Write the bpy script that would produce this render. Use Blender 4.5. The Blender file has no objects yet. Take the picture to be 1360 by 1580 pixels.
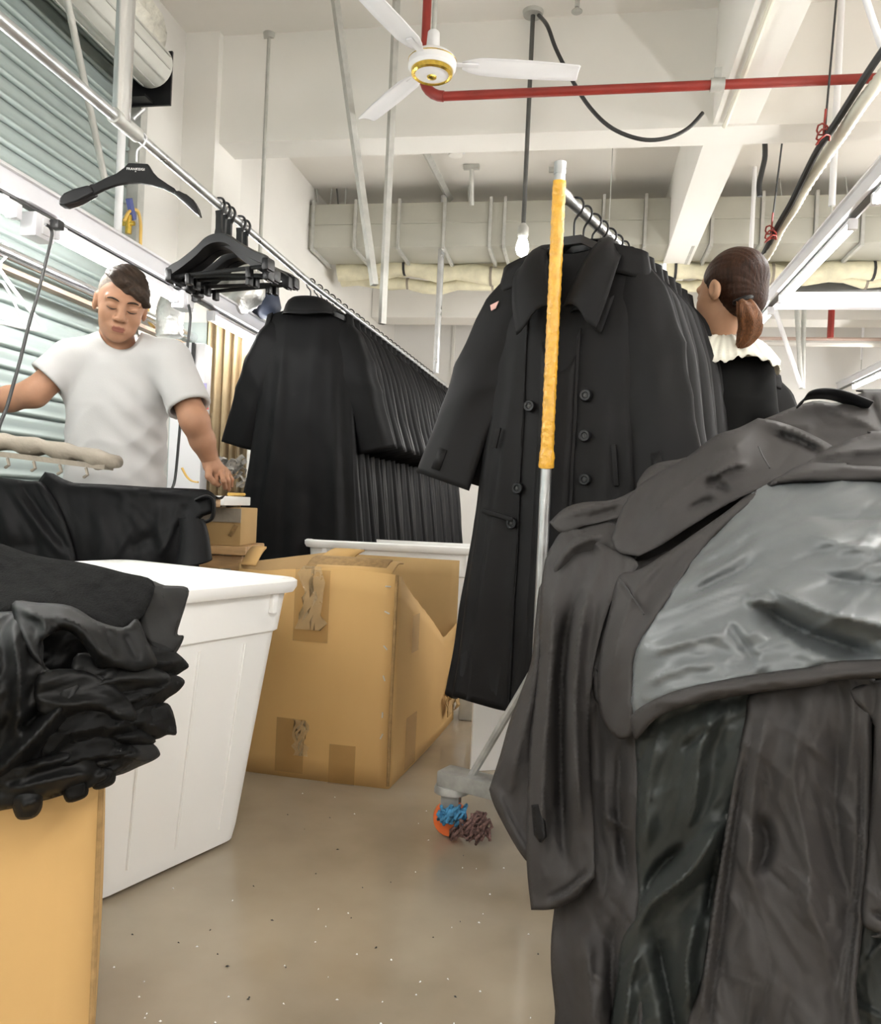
import bpy, bmesh, math, random
import numpy as np
from mathutils import Vector, Matrix, noise
from mathutils.geometry import delaunay_2d_cdt

random.seed(7)
scene = bpy.context.scene
COL = scene.collection

# ------------------------------------------------------------------ camera
FPX, CX, CY = 1250.0, 680.0, 790.0          # focal length and centre in pixels of the 1360x1580 frame
CAM_H, ROLL = 0.93, 0.045
YAW, PITCH = math.atan(215 / 1250.0), -0.0075
_f0 = Vector((-math.sin(YAW), math.cos(YAW), 0))
_r0 = Vector((math.cos(YAW), math.sin(YAW), 0))
FWD = (_f0 * math.cos(PITCH) + Vector((0, 0, 1)) * math.sin(PITCH)).normalized()
_u0 = _r0.cross(FWD).normalized()
RGT = (_r0 * math.cos(ROLL) + _u0 * math.sin(ROLL)).normalized()
UPV = RGT.cross(FWD).normalized()
EYE = Vector((0, 0, CAM_H))
cam_data = bpy.data.cameras.new('camera')
cam_data.sensor_fit = 'HORIZONTAL'
cam_data.sensor_width = 36.0
cam_data.lens = 36.0 * FPX / 1360.0
cam_data.clip_start = 0.05
cam = bpy.data.objects.new('camera', cam_data)
COL.objects.link(cam)
cam.matrix_world = Matrix(((RGT.x, UPV.x, -FWD.x, EYE.x), (RGT.y, UPV.y, -FWD.y, EYE.y),
                           (RGT.z, UPV.z, -FWD.z, EYE.z), (0, 0, 0, 1)))
scene.camera = cam

# ------------------------------------------------------------------ world, exposure
world = bpy.data.worlds.new('world'); scene.world = world
world.use_nodes = True
world.node_tree.nodes['Background'].inputs['Color'].default_value = (0.9, 0.95, 1, 1)
world.node_tree.nodes['Background'].inputs['Strength'].default_value = 0.02
scene.view_settings.view_transform = 'Standard'
scene.view_settings.look = 'None'
scene.view_settings.gamma = 1.0
scene.view_settings.use_curve_mapping = False
scene.view_settings.exposure = 0.92
TUBE_POWER = 47.0            # emission strength of every LED tube
scene.cycles.max_bounces = 8
scene.cycles.diffuse_bounces = 5

# ------------------------------------------------------------------ pixel helpers: a pixel plus a distance or a plane gives a point of the room
def ray(px, py):
    return FWD + RGT * ((px - CX) / FPX) + UPV * ((CY - py) / FPX)
def at(px, py, d): return EYE + ray(px, py) * d
def atz(px, py, z):
    r = ray(px, py); return EYE + r * ((z - CAM_H) / r.z)
def atx(px, py, x):
    r = ray(px, py); return EYE + r * (x / r.x)
def aty(px, py, y):
    r = ray(px, py); return EYE + r * (y / r.y)
def cf(xc, d, z):                            # lateral / forward metres on the ground as seen from the camera
    p = _f0 * d + _r0 * xc; return Vector((p.x, p.y, z))

# ------------------------------------------------------------------ materials
MATS = {}
def mat(name, col, rough=0.6, metal=0.0, var=0.08, scale=6.0, bump=0.0, bscale=80.0, spec=0.5, sheen=0.0,
        emit=None, estr=0.0, alpha=1.0, trans=0.0, stretch=(1, 1, 1), col2=None, rvar=0.0, detail=4.0, ramp=(0.3, 0.7), sss=0.0, crumple=0.0, cscale=9.0, cdist=.006):
    if name in MATS: return MATS[name]
    m = bpy.data.materials.new(name); m.use_nodes = True
    nt = m.node_tree; N = nt.nodes; L = nt.links
    b = N['Principled BSDF']
    b.inputs['Roughness'].default_value = rough
    b.inputs['Metallic'].default_value = metal
    b.inputs['Specular IOR Level'].default_value = spec
    if sheen: b.inputs['Sheen Weight'].default_value = sheen
    if alpha < 1: b.inputs['Alpha'].default_value = alpha
    if trans: b.inputs['Transmission Weight'].default_value = trans
    if sss:
        b.inputs['Subsurface Weight'].default_value = sss
        b.inputs['Subsurface Radius'].default_value = (0.012, 0.005, 0.003)
    if emit:
        b.inputs['Emission Color'].default_value = (*emit, 1)
        b.inputs['Emission Strength'].default_value = estr
    tc = N.new('ShaderNodeTexCoord'); mp = N.new('ShaderNodeMapping')
    mp.inputs['Scale'].default_value = stretch
    L.new(tc.outputs['Object'], mp.inputs['Vector'])
    nz = N.new('ShaderNodeTexNoise'); nz.inputs['Scale'].default_value = scale; nz.inputs['Detail'].default_value = detail
    L.new(mp.outputs['Vector'], nz.inputs['Vector'])
    cr = N.new('ShaderNodeValToRGB')
    cr.color_ramp.elements[0].position, cr.color_ramp.elements[1].position = ramp
    a = [max(0, c * (1 - var)) for c in col]
    c2 = col2 if col2 else [min(1, c * (1 + var)) for c in col]
    cr.color_ramp.elements[0].color = (*(a if not col2 else col), 1)
    cr.color_ramp.elements[1].color = (*c2, 1)
    L.new(nz.outputs['Fac'], cr.inputs['Fac']); L.new(cr.outputs['Color'], b.inputs['Base Color'])
    if rvar:
        mr = N.new('ShaderNodeMapRange'); mr.inputs['To Min'].default_value = max(0, rough - rvar); mr.inputs['To Max'].default_value = min(1, rough + rvar)
        mr.inputs['From Min'].default_value = .3; mr.inputs['From Max'].default_value = .7
        L.new(nz.outputs['Fac'], mr.inputs['Value']); L.new(mr.outputs['Result'], b.inputs['Roughness'])
    if bump:
        n2 = N.new('ShaderNodeTexNoise'); n2.inputs['Scale'].default_value = bscale; n2.inputs['Detail'].default_value = 3
        L.new(mp.outputs['Vector'], n2.inputs['Vector'])
        bp = N.new('ShaderNodeBump'); bp.inputs['Strength'].default_value = bump; bp.inputs['Distance'].default_value = 0.01
        L.new(n2.outputs['Fac'], bp.inputs['Height']); L.new(bp.outputs['Normal'], b.inputs['Normal'])
    if crumple:                                   # fine crisp creases of cloth
        n3 = N.new('ShaderNodeTexNoise'); n3.noise_type = 'RIDGED_MULTIFRACTAL'; n3.inputs['Scale'].default_value = cscale; n3.inputs['Detail'].default_value = 2.5
        n3.inputs['Distortion'].default_value = .6
        L.new(mp.outputs['Vector'], n3.inputs['Vector'])
        b3 = N.new('ShaderNodeBump'); b3.inputs['Strength'].default_value = crumple; b3.inputs['Distance'].default_value = cdist
        L.new(n3.outputs['Fac'], b3.inputs['Height'])
        if bump: L.new(bp.outputs['Normal'], b3.inputs['Normal'])
        L.new(b3.outputs['Normal'], b.inputs['Normal'])
    MATS[name] = m
    return m

M = {}
M['ceil'] = mat('ceiling_paint', (.76, .735, .69), .9, var=.03, scale=1.2)
M['beam'] = mat('beam_paint', (.78, .765, .725), .85, var=.03, scale=1.5)
M['wall'] = mat('wall_paint', (.70, .685, .65), .85, var=.04, scale=1.5)
M['white_wall'] = mat('white_wall_paint', (.74, .73, .71), .8, var=.03, scale=2)
M['floor'] = mat('concrete_floor', (.225, .18, .125), .15, var=.2, scale=1.5, col2=(.40, .34, .26), rvar=.08, detail=7, bump=.015, bscale=30, spec=.55, ramp=(.30, .70))
M['dado'] = mat('teal_dado_paint', (.42, .48, .47), .6, var=.05)
M['shutter'] = mat('shutter_slat', (.33, .385, .37), .42, metal=.15, var=.10, scale=5, stretch=(1, .3, 6), rvar=.08)
M['roller'] = mat('roller_tube', (.52, .52, .48), .5, var=.08)
M['steel'] = mat('galvanised_pipe', (.55, .56, .57), .35, metal=.85, var=.12, scale=14, rvar=.1)
M['chrome'] = mat('bright_pipe', (.72, .72, .73), .22, metal=.95, var=.05, scale=10)
M['greysteel'] = mat('painted_steel', (.47, .47, .44), .5, metal=.3, var=.1, scale=20)
M['darksteel'] = mat('dark_steel', (.10, .10, .095), .5, metal=.4, var=.15)
M['whitemetal'] = mat('white_enamel', (.80, .80, .82), .35, var=.02)
M['trunk'] = mat('trunk_enamel', (.76, .76, .80), .35, var=.02)
M['black'] = mat('black_plastic', (.008, .008, .009), .38, var=.2, scale=20, spec=.32)
M['cable'] = mat('black_rubber', (.02, .02, .02), .5, var=.1)
M['red'] = mat('red_pipe_paint', (.27, .028, .02), .4, var=.15, scale=9)
M['duct'] = mat('galvanised_duct', (.46, .455, .40), .55, metal=.35, var=.08, scale=3, rvar=.08)
M['insul'] = mat('insulation_wrap', (.62, .58, .42), .7, var=.15, scale=9, bump=.4, bscale=30)
M['foil'] = mat('foil_hose', (.70, .70, .68), .28, metal=.6, var=.15, scale=18, bump=.6, bscale=45)
M['gold'] = mat('gold_trim', (.75, .52, .10), .22, metal=.9, var=.2, scale=60)
M['glow'] = mat('led_tube', (1, 1, 1), .4, emit=(1.0, .985, .95), estr=TUBE_POWER)
M['bulb'] = mat('bulb_glass', (1, 1, 1), .3, emit=(1, .97, .9), estr=30.0)
M['charcoal'] = mat('charcoal_gabardine', (.0080, .0076, .0080), .58, var=.08, scale=5, bump=.05, bscale=420, spec=.17, crumple=.9, cscale=4, cdist=.014)
M['charcoal2'] = mat('charcoal_cotton', (.043, .0398, .039), .64, var=.07, scale=4, bump=.05, bscale=420, spec=.16, crumple=.7, cscale=5, cdist=.010)
M['blackcoat'] = mat('black_gabardine', (.0035, .0035, .0041), .52, var=.1, scale=5, bump=.05, bscale=420, spec=.16, crumple=.7, cscale=4, cdist=.012)
M['lining'] = mat('satin_lining', (.112, .120, .123), .36, var=.08, scale=4, spec=.45, bump=.03, bscale=300, crumple=.7, cscale=4, cdist=.012)
M['lining_dark'] = mat('dark_satin_lining', (.026, .0295, .028), .46, var=.1, scale=4, spec=.28, bump=.03, bscale=300, crumple=.5, cscale=5, cdist=.008)
M['seam'] = mat('seam_thread', (.02, .019, .019), .7)
M['felt'] = mat('black_felt', (.009, .009, .009), .95, var=.3, scale=60, bump=.5, bscale=250, spec=.10, crumple=.6, cscale=8, cdist=.008)
M['organza'] = mat('black_organza', (.004, .004, .004), .6, var=.1, spec=.16, alpha=.93, crumple=.5, cscale=10)
M['organza_thin'] = mat('sheer_black_organza', (.008, .008, .008), .6, var=.1, spec=.2, alpha=.86, crumple=.3, cscale=10)
M['blacksatin'] = mat('black_satin', (.005, .005, .005), .5, var=.15, scale=8, spec=.2, crumple=.6, cscale=9, cdist=.008)
M['carton'] = mat('corrugated_card', (.53, .335, .135), .75, var=.06, scale=3, stretch=(1, 1, .4), spec=.25)
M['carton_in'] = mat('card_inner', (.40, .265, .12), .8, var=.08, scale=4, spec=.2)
M['cartonedge'] = mat('card_edge', (.30, .185, .075), .9, var=.2, scale=60)
M['tape'] = mat('clear_tape', (.55, .40, .22), .12, var=.2, scale=30, bump=.5, bscale=60, alpha=.45, spec=.8)
M['browntape'] = mat('brown_tape', (.36, .20, .065), .3, var=.08, scale=12, spec=.4, alpha=.38)
M['bin'] = mat('white_polyethylene', (.87, .87, .86), .42, var=.01, scale=3)
M['yellow'] = mat('yellow_tape', (.66, .345, .030), .30, var=.14, scale=45, bump=.5, bscale=70, spec=.6)
M['skin'] = mat('skin', (.36, .19, .115), .58, var=.06, scale=25, sss=.06, bump=.04, bscale=200, spec=.35)
M['skin_w'] = mat('pale_skin', (.50, .285, .175), .55, var=.05, scale=25, sss=.06, spec=.35)
M['lip'] = mat('lip', (.24, .085, .06), .5, var=.06)
M['hair_m'] = mat('brown_black_hair', (.035, .021, .013), .55, var=.5, scale=40, stretch=(1, 6, 1), bump=.5, bscale=160, spec=.25)
M['hair_grey'] = mat('grey_stubble', (.22, .18, .145), .75, var=.3, scale=160, bump=.4, bscale=300)
M['hair_w'] = mat('dark_brown_hair', (.030, .0120, .006), .45, var=.5, scale=30, stretch=(6, 6, .6), bump=.3, bscale=90, spec=.16)
M['hair_tail'] = mat('light_brown_hair', (.15, .058, .020), .45, var=.5, scale=50, stretch=(5, 5, .4), bump=.5, bscale=110, spec=.35)
M['lash'] = mat('dark_lash', (.03, .018, .014), .7)
M['tee'] = mat('white_cotton', (.47, .465, .46), .9, var=.02, scale=8, bump=.06, bscale=300, spec=.12, crumple=.5, cscale=5, cdist=.010)
M['trouser'] = mat('dark_trousers', (.03, .035, .05), .8)
M['velvet'] = mat('black_velvet', (.006, .006, .006), .9, var=.2, spec=.15)
M['ruffle'] = mat('ivory_ruffle', (.80, .78, .68), .7, var=.03, bump=.1, bscale=120)
M['wood'] = mat('raw_wood', (.42, .26, .12), .6, var=.25, scale=6, stretch=(1, 8, 8))
M['padcloth'] = mat('beige_pad_cloth', (.27, .235, .19), .8, var=.12, scale=12, bump=.3, bscale=60)
M['curtain'] = mat('tan_curtain', (.42, .32, .19), .8, var=.12, scale=8)
M['counter'] = mat('white_counter', (.78, .78, .76), .4, var=.02)
M['hose_white'] = mat('ivory_corrugated_hose', (.72, .70, .60), .5, var=.05)
M['bluething'] = mat('blue_thread', (.06, .25, .45), .8, var=.3, scale=90, bump=.6, bscale=200)
M['orange'] = mat('orange_wheel', (.70, .14, .03), .45, var=.1)
M['thread'] = mat('tangled_thread', (.16, .09, .08), .9, var=.6, scale=120, bump=.6, bscale=250)
M['hosey'] = mat('yellow_air_hose', (.66, .42, .10), .4)
M['blueval'] = mat('blue_lever', (.08, .10, .28), .4)
M['plasticbag'] = mat('cloudy_plastic_wrap', (.66, .64, .56), .35, var=.25, scale=14, bump=.8, bscale=28, spec=.6)
M['paper_white'] = mat('white_paper', (.88, .88, .87), .7, var=.01)
M['whitetext'] = mat('white_print', (.85, .85, .85), .6, var=0)
M['redthing'] = mat('red_plastic', (.5, .06, .05), .4)
M['footsteel'] = mat('scuffed_foot_paint', (.30, .30, .285), .5, metal=.2, var=.3, scale=18)
M['bluebag'] = mat('navy_bag', (.03, .04, .07), .6, var=.2)

# ------------------------------------------------------------------ mesh and scene helpers
class MB:
    def __init__(s): s.v = []; s.f = []
    def add(s, verts, faces):
        o = len(s.v); s.v.extend([tuple(p) for p in verts]); s.f.extend([tuple(i + o for i in f) for f in faces]); return s
    def box(s, c, size, rot=None, bev=0.0):
        c = Vector(c); hx, hy, hz = [k / 2 for k in size]
        R = rot if rot is not None else Matrix.Identity(3)
        if bev <= 0:
            vs = [c + R @ Vector((x, y, z)) for x in (-hx, hx) for y in (-hy, hy) for z in (-hz, hz)]
            return s.add(vs, [(0, 1, 3, 2), (4, 6, 7, 5), (0, 4, 5, 1), (2, 3, 7, 6), (0, 2, 6, 4), (1, 5, 7, 3)])
        bm = bmesh.new(); bmesh.ops.create_cube(bm, size=1)
        bmesh.ops.scale(bm, vec=size, verts=bm.verts)
        bmesh.ops.bevel(bm, geom=bm.edges[:], offset=bev, segments=2, affect='EDGES', profile=.6)
        bm.verts.index_update()
        vs = [c + R @ v.co for v in bm.verts]; fs = [tuple(v.index for v in f.verts) for f in bm.faces]
        bm.free(); return s.add(vs, fs)
    def tube(s, pts, r, seg=8, caps=True, flat=1.0, up=None):
        P = [Vector(p) for p in pts]; n = len(P)
        rr = r if isinstance(r, (list, tuple)) else [r] * n
        prev = None; rings = []
        for i, p in enumerate(P):
            t = (P[min(i + 1, n - 1)] - P[max(i - 1, 0)])
            t = t.normalized() if t.length > 1e-9 else Vector((0, 0, 1))
            if prev is None:
                a = Vector(up) if up is not None else (Vector((0, 0, 1)) if abs(t.z) < .9 else Vector((1, 0, 0)))
                x = t.cross(a)
                if x.length < 1e-6: x = t.cross(Vector((0, 1, 0)))
                x.normalize()
            else:
                x = prev - t * prev.dot(t)
                x = x.normalized() if x.length > 1e-9 else t.orthogonal().normalized()
            prev = x; y = t.cross(x)
            rings.append([p + (x * math.cos(2 * math.pi * k / seg) + y * math.sin(2 * math.pi * k / seg) * flat) * rr[i] for k in range(seg)])
        return s.loft(rings, closed=True, caps=caps)
    def loft(s, rings, closed=True, caps=False):
        m = len(rings[0]); vs = [p for r in rings for p in r]; fs = []
        for i in range(len(rings) - 1):
            for k in range(m if closed else m - 1):
                a, b = i * m + k, i * m + (k + 1) % m
                fs.append((a, b, b + m, a + m))
        if caps:
            fs.append(tuple(range(m - 1, -1, -1))); fs.append(tuple(range((len(rings) - 1) * m, len(rings) * m)))
        return s.add(vs, fs)
    def lathe(s, prof, c=(0, 0, 0), seg=24, axis=None):
        R = Matrix.Identity(3)
        if axis is not None: R = Vector((0, 0, 1)).rotation_difference(Vector(axis)).to_matrix()
        c = Vector(c)
        rings = [[c + R @ Vector((r * math.cos(2 * math.pi * k / seg), r * math.sin(2 * math.pi * k / seg), z)) for k in range(seg)] for r, z in prof]
        return s.loft(rings, True, True)
    def prism(s, poly, thick, org, ux, uy, uz):
        o = Vector(org); n = len(poly); ux, uy, uz = Vector(ux), Vector(uy), Vector(uz)
        a = [o + ux * p[0] + uy * p[1] - uz * thick / 2 for p in poly]
        b = [o + ux * p[0] + uy * p[1] + uz * thick / 2 for p in poly]
        return s.add(a + b, [tuple(range(n - 1, -1, -1)), tuple(range(n, 2 * n))] + [(i, (i + 1) % n, n + (i + 1) % n, n + i) for i in range(n)])

LOC = {}
def meshdata(name, v, f, smooth=True, sharp=None):
    me = bpy.data.meshes.new(name); me.from_pydata([tuple(p) for p in v], [], [tuple(int(i) for i in q) for q in f])
    me.update()
    if smooth:
        me.polygons.foreach_set('use_smooth', [True] * len(me.polygons))
        if sharp: me.set_sharp_from_angle(angle=math.radians(sharp))
    return me
def obj(name, mb, m, parent=None, smooth=True, sharp=38, fix=True):
    """one mesh object; vertices are given in room coordinates (or in the thing's own when its root sits at the origin)"""
    off = LOC.get(parent.name, Vector((0, 0, 0))) if parent is not None else Vector((0, 0, 0))
    v = [Vector(p) - off for p in mb.v]
    if fix:
        bm = bmesh.new(); vs = [bm.verts.new(p) for p in v]
        for q in mb.f:
            try: bm.faces.new([vs[i] for i in q])
            except ValueError: pass
        bmesh.ops.recalc_face_normals(bm, faces=bm.faces)
        me = bpy.data.meshes.new(name); bm.to_mesh(me); bm.free()
        if smooth:
            me.polygons.foreach_set('use_smooth', [True] * len(me.polygons))
            if sharp: me.set_sharp_from_angle(angle=math.radians(sharp))
    else:
        me = meshdata(name, v, mb.f, smooth, sharp)
    for k in (m if isinstance(m, (list, tuple)) else [m]): me.materials.append(k)
    o = bpy.data.objects.new(name, me); COL.objects.link(o)
    if parent is not None: o.parent = parent; LOC[o.name] = off
    return o
def tag(o, label=None, cat=None, group=None, kind=None):
    if label: o['label'] = label
    if cat: o['category'] = cat
    if group: o['group'] = group
    if kind: o['kind'] = kind
    return o
def thing(name, label, cat, loc=(0, 0, 0), rz=0.0, group=None, kind=None):
    o = bpy.data.objects.new(name, None); o.empty_display_size = .1
    COL.objects.link(o); o.location = loc; o.rotation_euler = (0, 0, rz)
    LOC[o.name] = Vector(loc) if rz == 0 else Vector((0, 0, 0))
    return tag(o, label, cat, group, kind)
def struct(name, mb, m, label=None, smooth=False, parent=None):
    o = obj(name, mb, m, parent, smooth=smooth)
    if parent is None:
        o['kind'] = 'structure'
        if label: o['label'] = label
    return o
def dup(root, loc, rz, label=None, group=None, rx=0, ry=0):
    r = root.copy(); COL.objects.link(r); r.location = loc; r.rotation_euler = (rx, ry, rz)
    if label: r['label'] = label
    if group: r['group'] = group
    for ch in list(root.children):
        c = ch.copy(); COL.objects.link(c); c.parent = r
        for g in ch.children:
            d = g.copy(); COL.objects.link(d); d.parent = c
    return r
def solid(o, t, off=-1.0):
    md = o.modifiers.new('thickness', 'SOLIDIFY'); md.thickness = t; md.offset = off; return o
def catmull(pts, n=8, closed=False):
    P = [Vector(p) for p in pts]; out = []; m = len(P)
    rng = range(m) if closed else range(m - 1)
    for i in rng:
        g = (lambda k: P[k % m]) if closed else (lambda k: P[max(0, min(m - 1, k))])
        p0, p1, p2, p3 = g(i - 1), g(i), g(i + 1), g(i + 2)
        if (p2 - p1).length < 1e-6: continue
        for k in range(n):
            t = k / n
            out.append(.5 * ((2 * p1) + (p2 - p0) * t + (2 * p0 - 5 * p1 + 4 * p2 - p3) * t * t + (3 * p1 - p0 - 3 * p2 + p3) * t ** 3))
    if not closed: out.append(P[-1])
    return out
def waves(x, y, seed, octaves=4, f0=1.0):
    rs = np.random.RandomState(seed); out = np.zeros_like(x, dtype=float); amp = 1.0; f = f0
    for _ in range(octaves):
        for _k in range(3):
            a = rs.uniform(0, 6.283); ph = rs.uniform(0, 6.283); g = f * rs.uniform(.75, 1.35)
            out += amp * np.sin((x * math.cos(a) + y * math.sin(a)) * g + ph) / 3
        amp *= .5; f *= 1.9
    return out
# ================================================================== the room
WX, CEIL, YB, YF, XR = -2.30, 3.52, 9.5, -4.5, 7.0
Ys = atx(203, 300, WX).y                       # end of the roller shutter
Yc = atx(277, 300, WX).y                       # front of the column
struct('floor', MB().box(((WX + XR) / 2 - .2, (YB + YF) / 2, -.05), (XR - WX + .9, YB - YF + .6, .1)), M['floor'], 'polished grey-brown concrete floor')
struct('ceiling', MB().box(((WX + XR) / 2, (YB + YF) / 2, CEIL + .06), (XR - WX + .5, YB - YF + .5, .12)), M['ceil'], 'off-white painted concrete ceiling')
wl = MB().box((WX - .2, (YB + YF) / 2, CEIL / 2), (.2, YB - YF, CEIL))
wl.box((WX - .05, (Ys + .06 + YB) / 2, CEIL / 2), (.1, YB - Ys - .06, CEIL)); wl.box((WX - .05, (YF + Ys + .06) / 2, CEIL - .16), (.1, Ys + .06 - YF, .32))
struct('wall_left', wl, M['wall'], 'off-white side wall around the roller shutter')
struct('wall_back', MB().box(((WX + XR) / 2, YB + .1, CEIL / 2), (XR - WX, .2, CEIL)), M['white_wall'], 'white far end wall')
struct('wall_right', MB().box((XR + .1, (YB + YF) / 2, CEIL / 2), (.2, YB - YF, CEIL)), M['white_wall'], 'white wall far to the right')
struct('wall_front', MB().box(((WX + XR) / 2, YF - .1, CEIL / 2), (XR - WX, .2, CEIL)), M['white_wall'], 'white wall behind the camera')
# column at the left wall with a teal painted lower half
cw = .20
struct('column', MB().box((WX + cw / 2, Yc + .18, CEIL / 2), (cw, .36, CEIL)), M['beam'], 'white square column at the left wall')
zd = at(262, 508, 4.75).z
struct('column_dado', MB().box((WX + cw / 2, Yc + .178, zd / 2), (cw + .008, .372, zd)), M['dado'], 'pale teal painted lower half of the column')
# beams: one across the hall, one along it
YBF = Yc + .05
bz = aty(700, 209, YBF).z
bt = atz(700, 236, bz).y - YBF
struct('ceiling_beam', MB().box(((WX + XR) / 2, YBF + bt / 2, (CEIL + bz) / 2), (XR - WX - .01, bt, CEIL - bz)), M['beam'], 'deep white beam crossing the hall')
LBX, LBW = .68, .21
struct('ceiling_beam', MB().box((LBX, (YBF + YF) / 2, (CEIL + bz) / 2 + .005), (LBW, YBF - YF, CEIL - bz - .01)), M['beam'], 'white beam running along the hall at the right')
struct('ceiling_beam', MB().box((LBX, (YBF + bt + YB) / 2, (CEIL + bz) / 2 + .03), (LBW, YB - YBF - bt, CEIL - bz - .06)), M['beam'], 'continuation of the long beam beyond the cross beam')
struct('ceiling_beam', MB().box(((WX + XR) / 2, 8.6, (CEIL + bz) / 2), (XR - WX - .01, .34, CEIL - bz)), M['beam'], 'second white cross beam near the far wall')
# panel seams of the far wall
for i, (a, b, py) in enumerate([((468, 440), (468, 600), 0), ((575, 470), (575, 600), 0), ((700, 455), (700, 600), 0), ((760, 455), (758, 560), 0)]):
    p, q = aty(a[0], a[1], YB - .01), aty(b[0], b[1], YB - .01)
    struct('trim_%d' % (i + 1), MB().box(((p.x + q.x) / 2, YB - .012, (p.z + q.z) / 2), (.03, .024, abs(p.z - q.z))), M['wall'], 'thin vertical panel strip on the far wall')
p, q = aty(700, 478, YB - .01), aty(1000, 470, YB - .01)
struct('trim_5', MB().box(((p.x + q.x) / 2, YB - .012, p.z), (q.x - p.x + 3, .02, .03)), M['wall'], 'thin horizontal panel strip on the far wall')
# pinkish service pipes and the red riser on the far wall at the right
for k, (py, r, m, lab) in enumerate([(523, .022, mat('pink_pipe', (.55, .42, .36), .6), 'thin pinkish service pipe along the far wall'),
                                 (529, .03, M['wall'], 'off-white service pipe just under the pink one')]):
    p = aty(1172, py, 8.2); q = aty(1420, py - 1, 8.2)
    o = obj('service_pipe', MB().tube([(p.x - .6, 8.2, p.z), (XR - .05, 8.2, p.z)], r, 8), m)
    tag(o, lab, 'pipe')
a, b = aty(1284, 474, 8.1), aty(1281, 521, 8.1)
tag(obj('riser_pipe', MB().tube([(a.x, 8.1, a.z + .9), (a.x, 8.1, b.z)], .03, 8), M['red']), 'short red riser pipe dropping to the far wall pipes', 'pipe')

# ------------------------------------------------------------------ roller shutter: every slat its own piece
sh = thing('door_1', 'grey-green steel roller shutter closed over the left opening', None, (WX, (Ys + YF) / 2, 0), kind='structure')
pit = .088; y0s, y1s = YF + .1, Ys - .015
prof = [(-.010, 0), (.006, .003), (.012, .009), (.011, .017), (.004, .023), (.003, .040), (.005, .060), (.003, .078), (-.004, .082), (-.012, .085), (-.012, .088)]
slat = MB()
ra = [(WX - .022 + x, y0s, z) for x, z in prof]; rb = [(WX - .022 + x, y1s, z) for x, z in prof]
slat.loft([ra, rb], closed=False)
first = obj('slat', slat, M['shutter'], sh, smooth=True, sharp=60)
nsl = int((CEIL - .32) / pit)
for i in range(1, nsl):
    c = first.copy(); COL.objects.link(c); c.parent = sh; c.location = (0, 0, i * pit)
obj('guide_rail', MB().box((WX + .005, Ys + .02, (CEIL - .32) / 2), (.07, .06, CEIL - .32)), M['greysteel'], sh)
obj('bottom_bar', MB().box((WX - .015, (y0s + y1s) / 2, .02), (.04, y1s - y0s, .05)), M['greysteel'], sh)
# roller above the shutter
ax = atx(240, 138, WX + .08); rz_ = ax.z; rr = .105; rx = WX + .18
rt = thing('shutter_roller', 'thick grey-white roller tube above the shutter with black end plate', 'roller', (rx, Ys, rz_ - rr))
obj('tube', MB().tube([(rx, YF + .1, rz_), (rx, Ys - .16, rz_)], rr, 28), M['roller'], rt)
for k in range(5):                                            # raised lath seams along the tube
    a = -1.9 + k * .55
    obj('lath_seam', MB().box((rx + math.cos(a) * rr, (YF + Ys) / 2 - .1, rz_ + math.sin(a) * rr), (.010, Ys - YF - .16, .008), Matrix.Rotation(-a, 3, 'Y')), M['greysteel'], rt)
obj('end_plate', MB().box((rx - .04, Ys - .12, rz_ - .04), (.24, .012, .26)).box((rx - .08, Ys - .16, rz_ - rr - .05), (.14, .08, .012)), M['black'], rt)
obj('axle', MB().tube([(rx, Ys - .17, rz_), (rx, Ys - .08, rz_)], .03, 12), M['darksteel'], rt)
# crumpled plastic wrap stuffed on top of the roller
wr = MB(); ringw = []
for i in range(15):
    t = i / 14; yy = Ys - 1.25 + 1.15 * t; w = .13 * (1 - (2 * t - 1) ** 4 * .75)
    ringw.append([(rx - .0 + math.cos(a) * w * (1 + .3 * math.sin(5 * a + i)) - .02, yy + .03 * math.sin(3 * a + i * 2), rz_ + rr + .03 + math.sin(a) * w * .95 * (1 + .25 * math.sin(4 * a + i * 1.7))) for a in [2 * math.pi * k / 16 for k in range(16)]])
wr.loft(ringw, True, True)
tag(obj('plastic_wrap', wr, M['plasticbag'], smooth=True, sharp=None), 'crumpled cloudy plastic wrap stuffed above the shutter roller', 'plastic wrap')
# wall box with blue valve and yellow air hose beside the shutter
p = atx(190, 345, WX + .02)
av = thing('air_valve', 'small brass air valve with blue lever beside the shutter', 'valve', (p.x, p.y, p.z))
obj('body', MB().tube([p + Vector((.03, 0, -.05)), p + Vector((.03, 0, .04))], .016, 10).tube([p + Vector((-.02, 0, 0)), p + Vector((.06, 0, 0))], .012, 8), M['gold'], av)
obj('lever', MB().box(p + Vector((.04, .0, .07)), (.02, .03, .10), Matrix.Rotation(.5, 3, 'X')), M['blueval'], av)
hp = [atx(x, y, WX + .06) for x, y in [(192, 340), (200, 326), (212, 325), (217, 345), (217, 375), (219, 400), (226, 430), (228, 470), (230, 495), (238, 505)]]
tag(obj('air_hose', MB().tube(catmull(hp, 6), .008, 8), M['hosey']), 'thin yellow air hose looping from the brass valve', 'hose')

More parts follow.
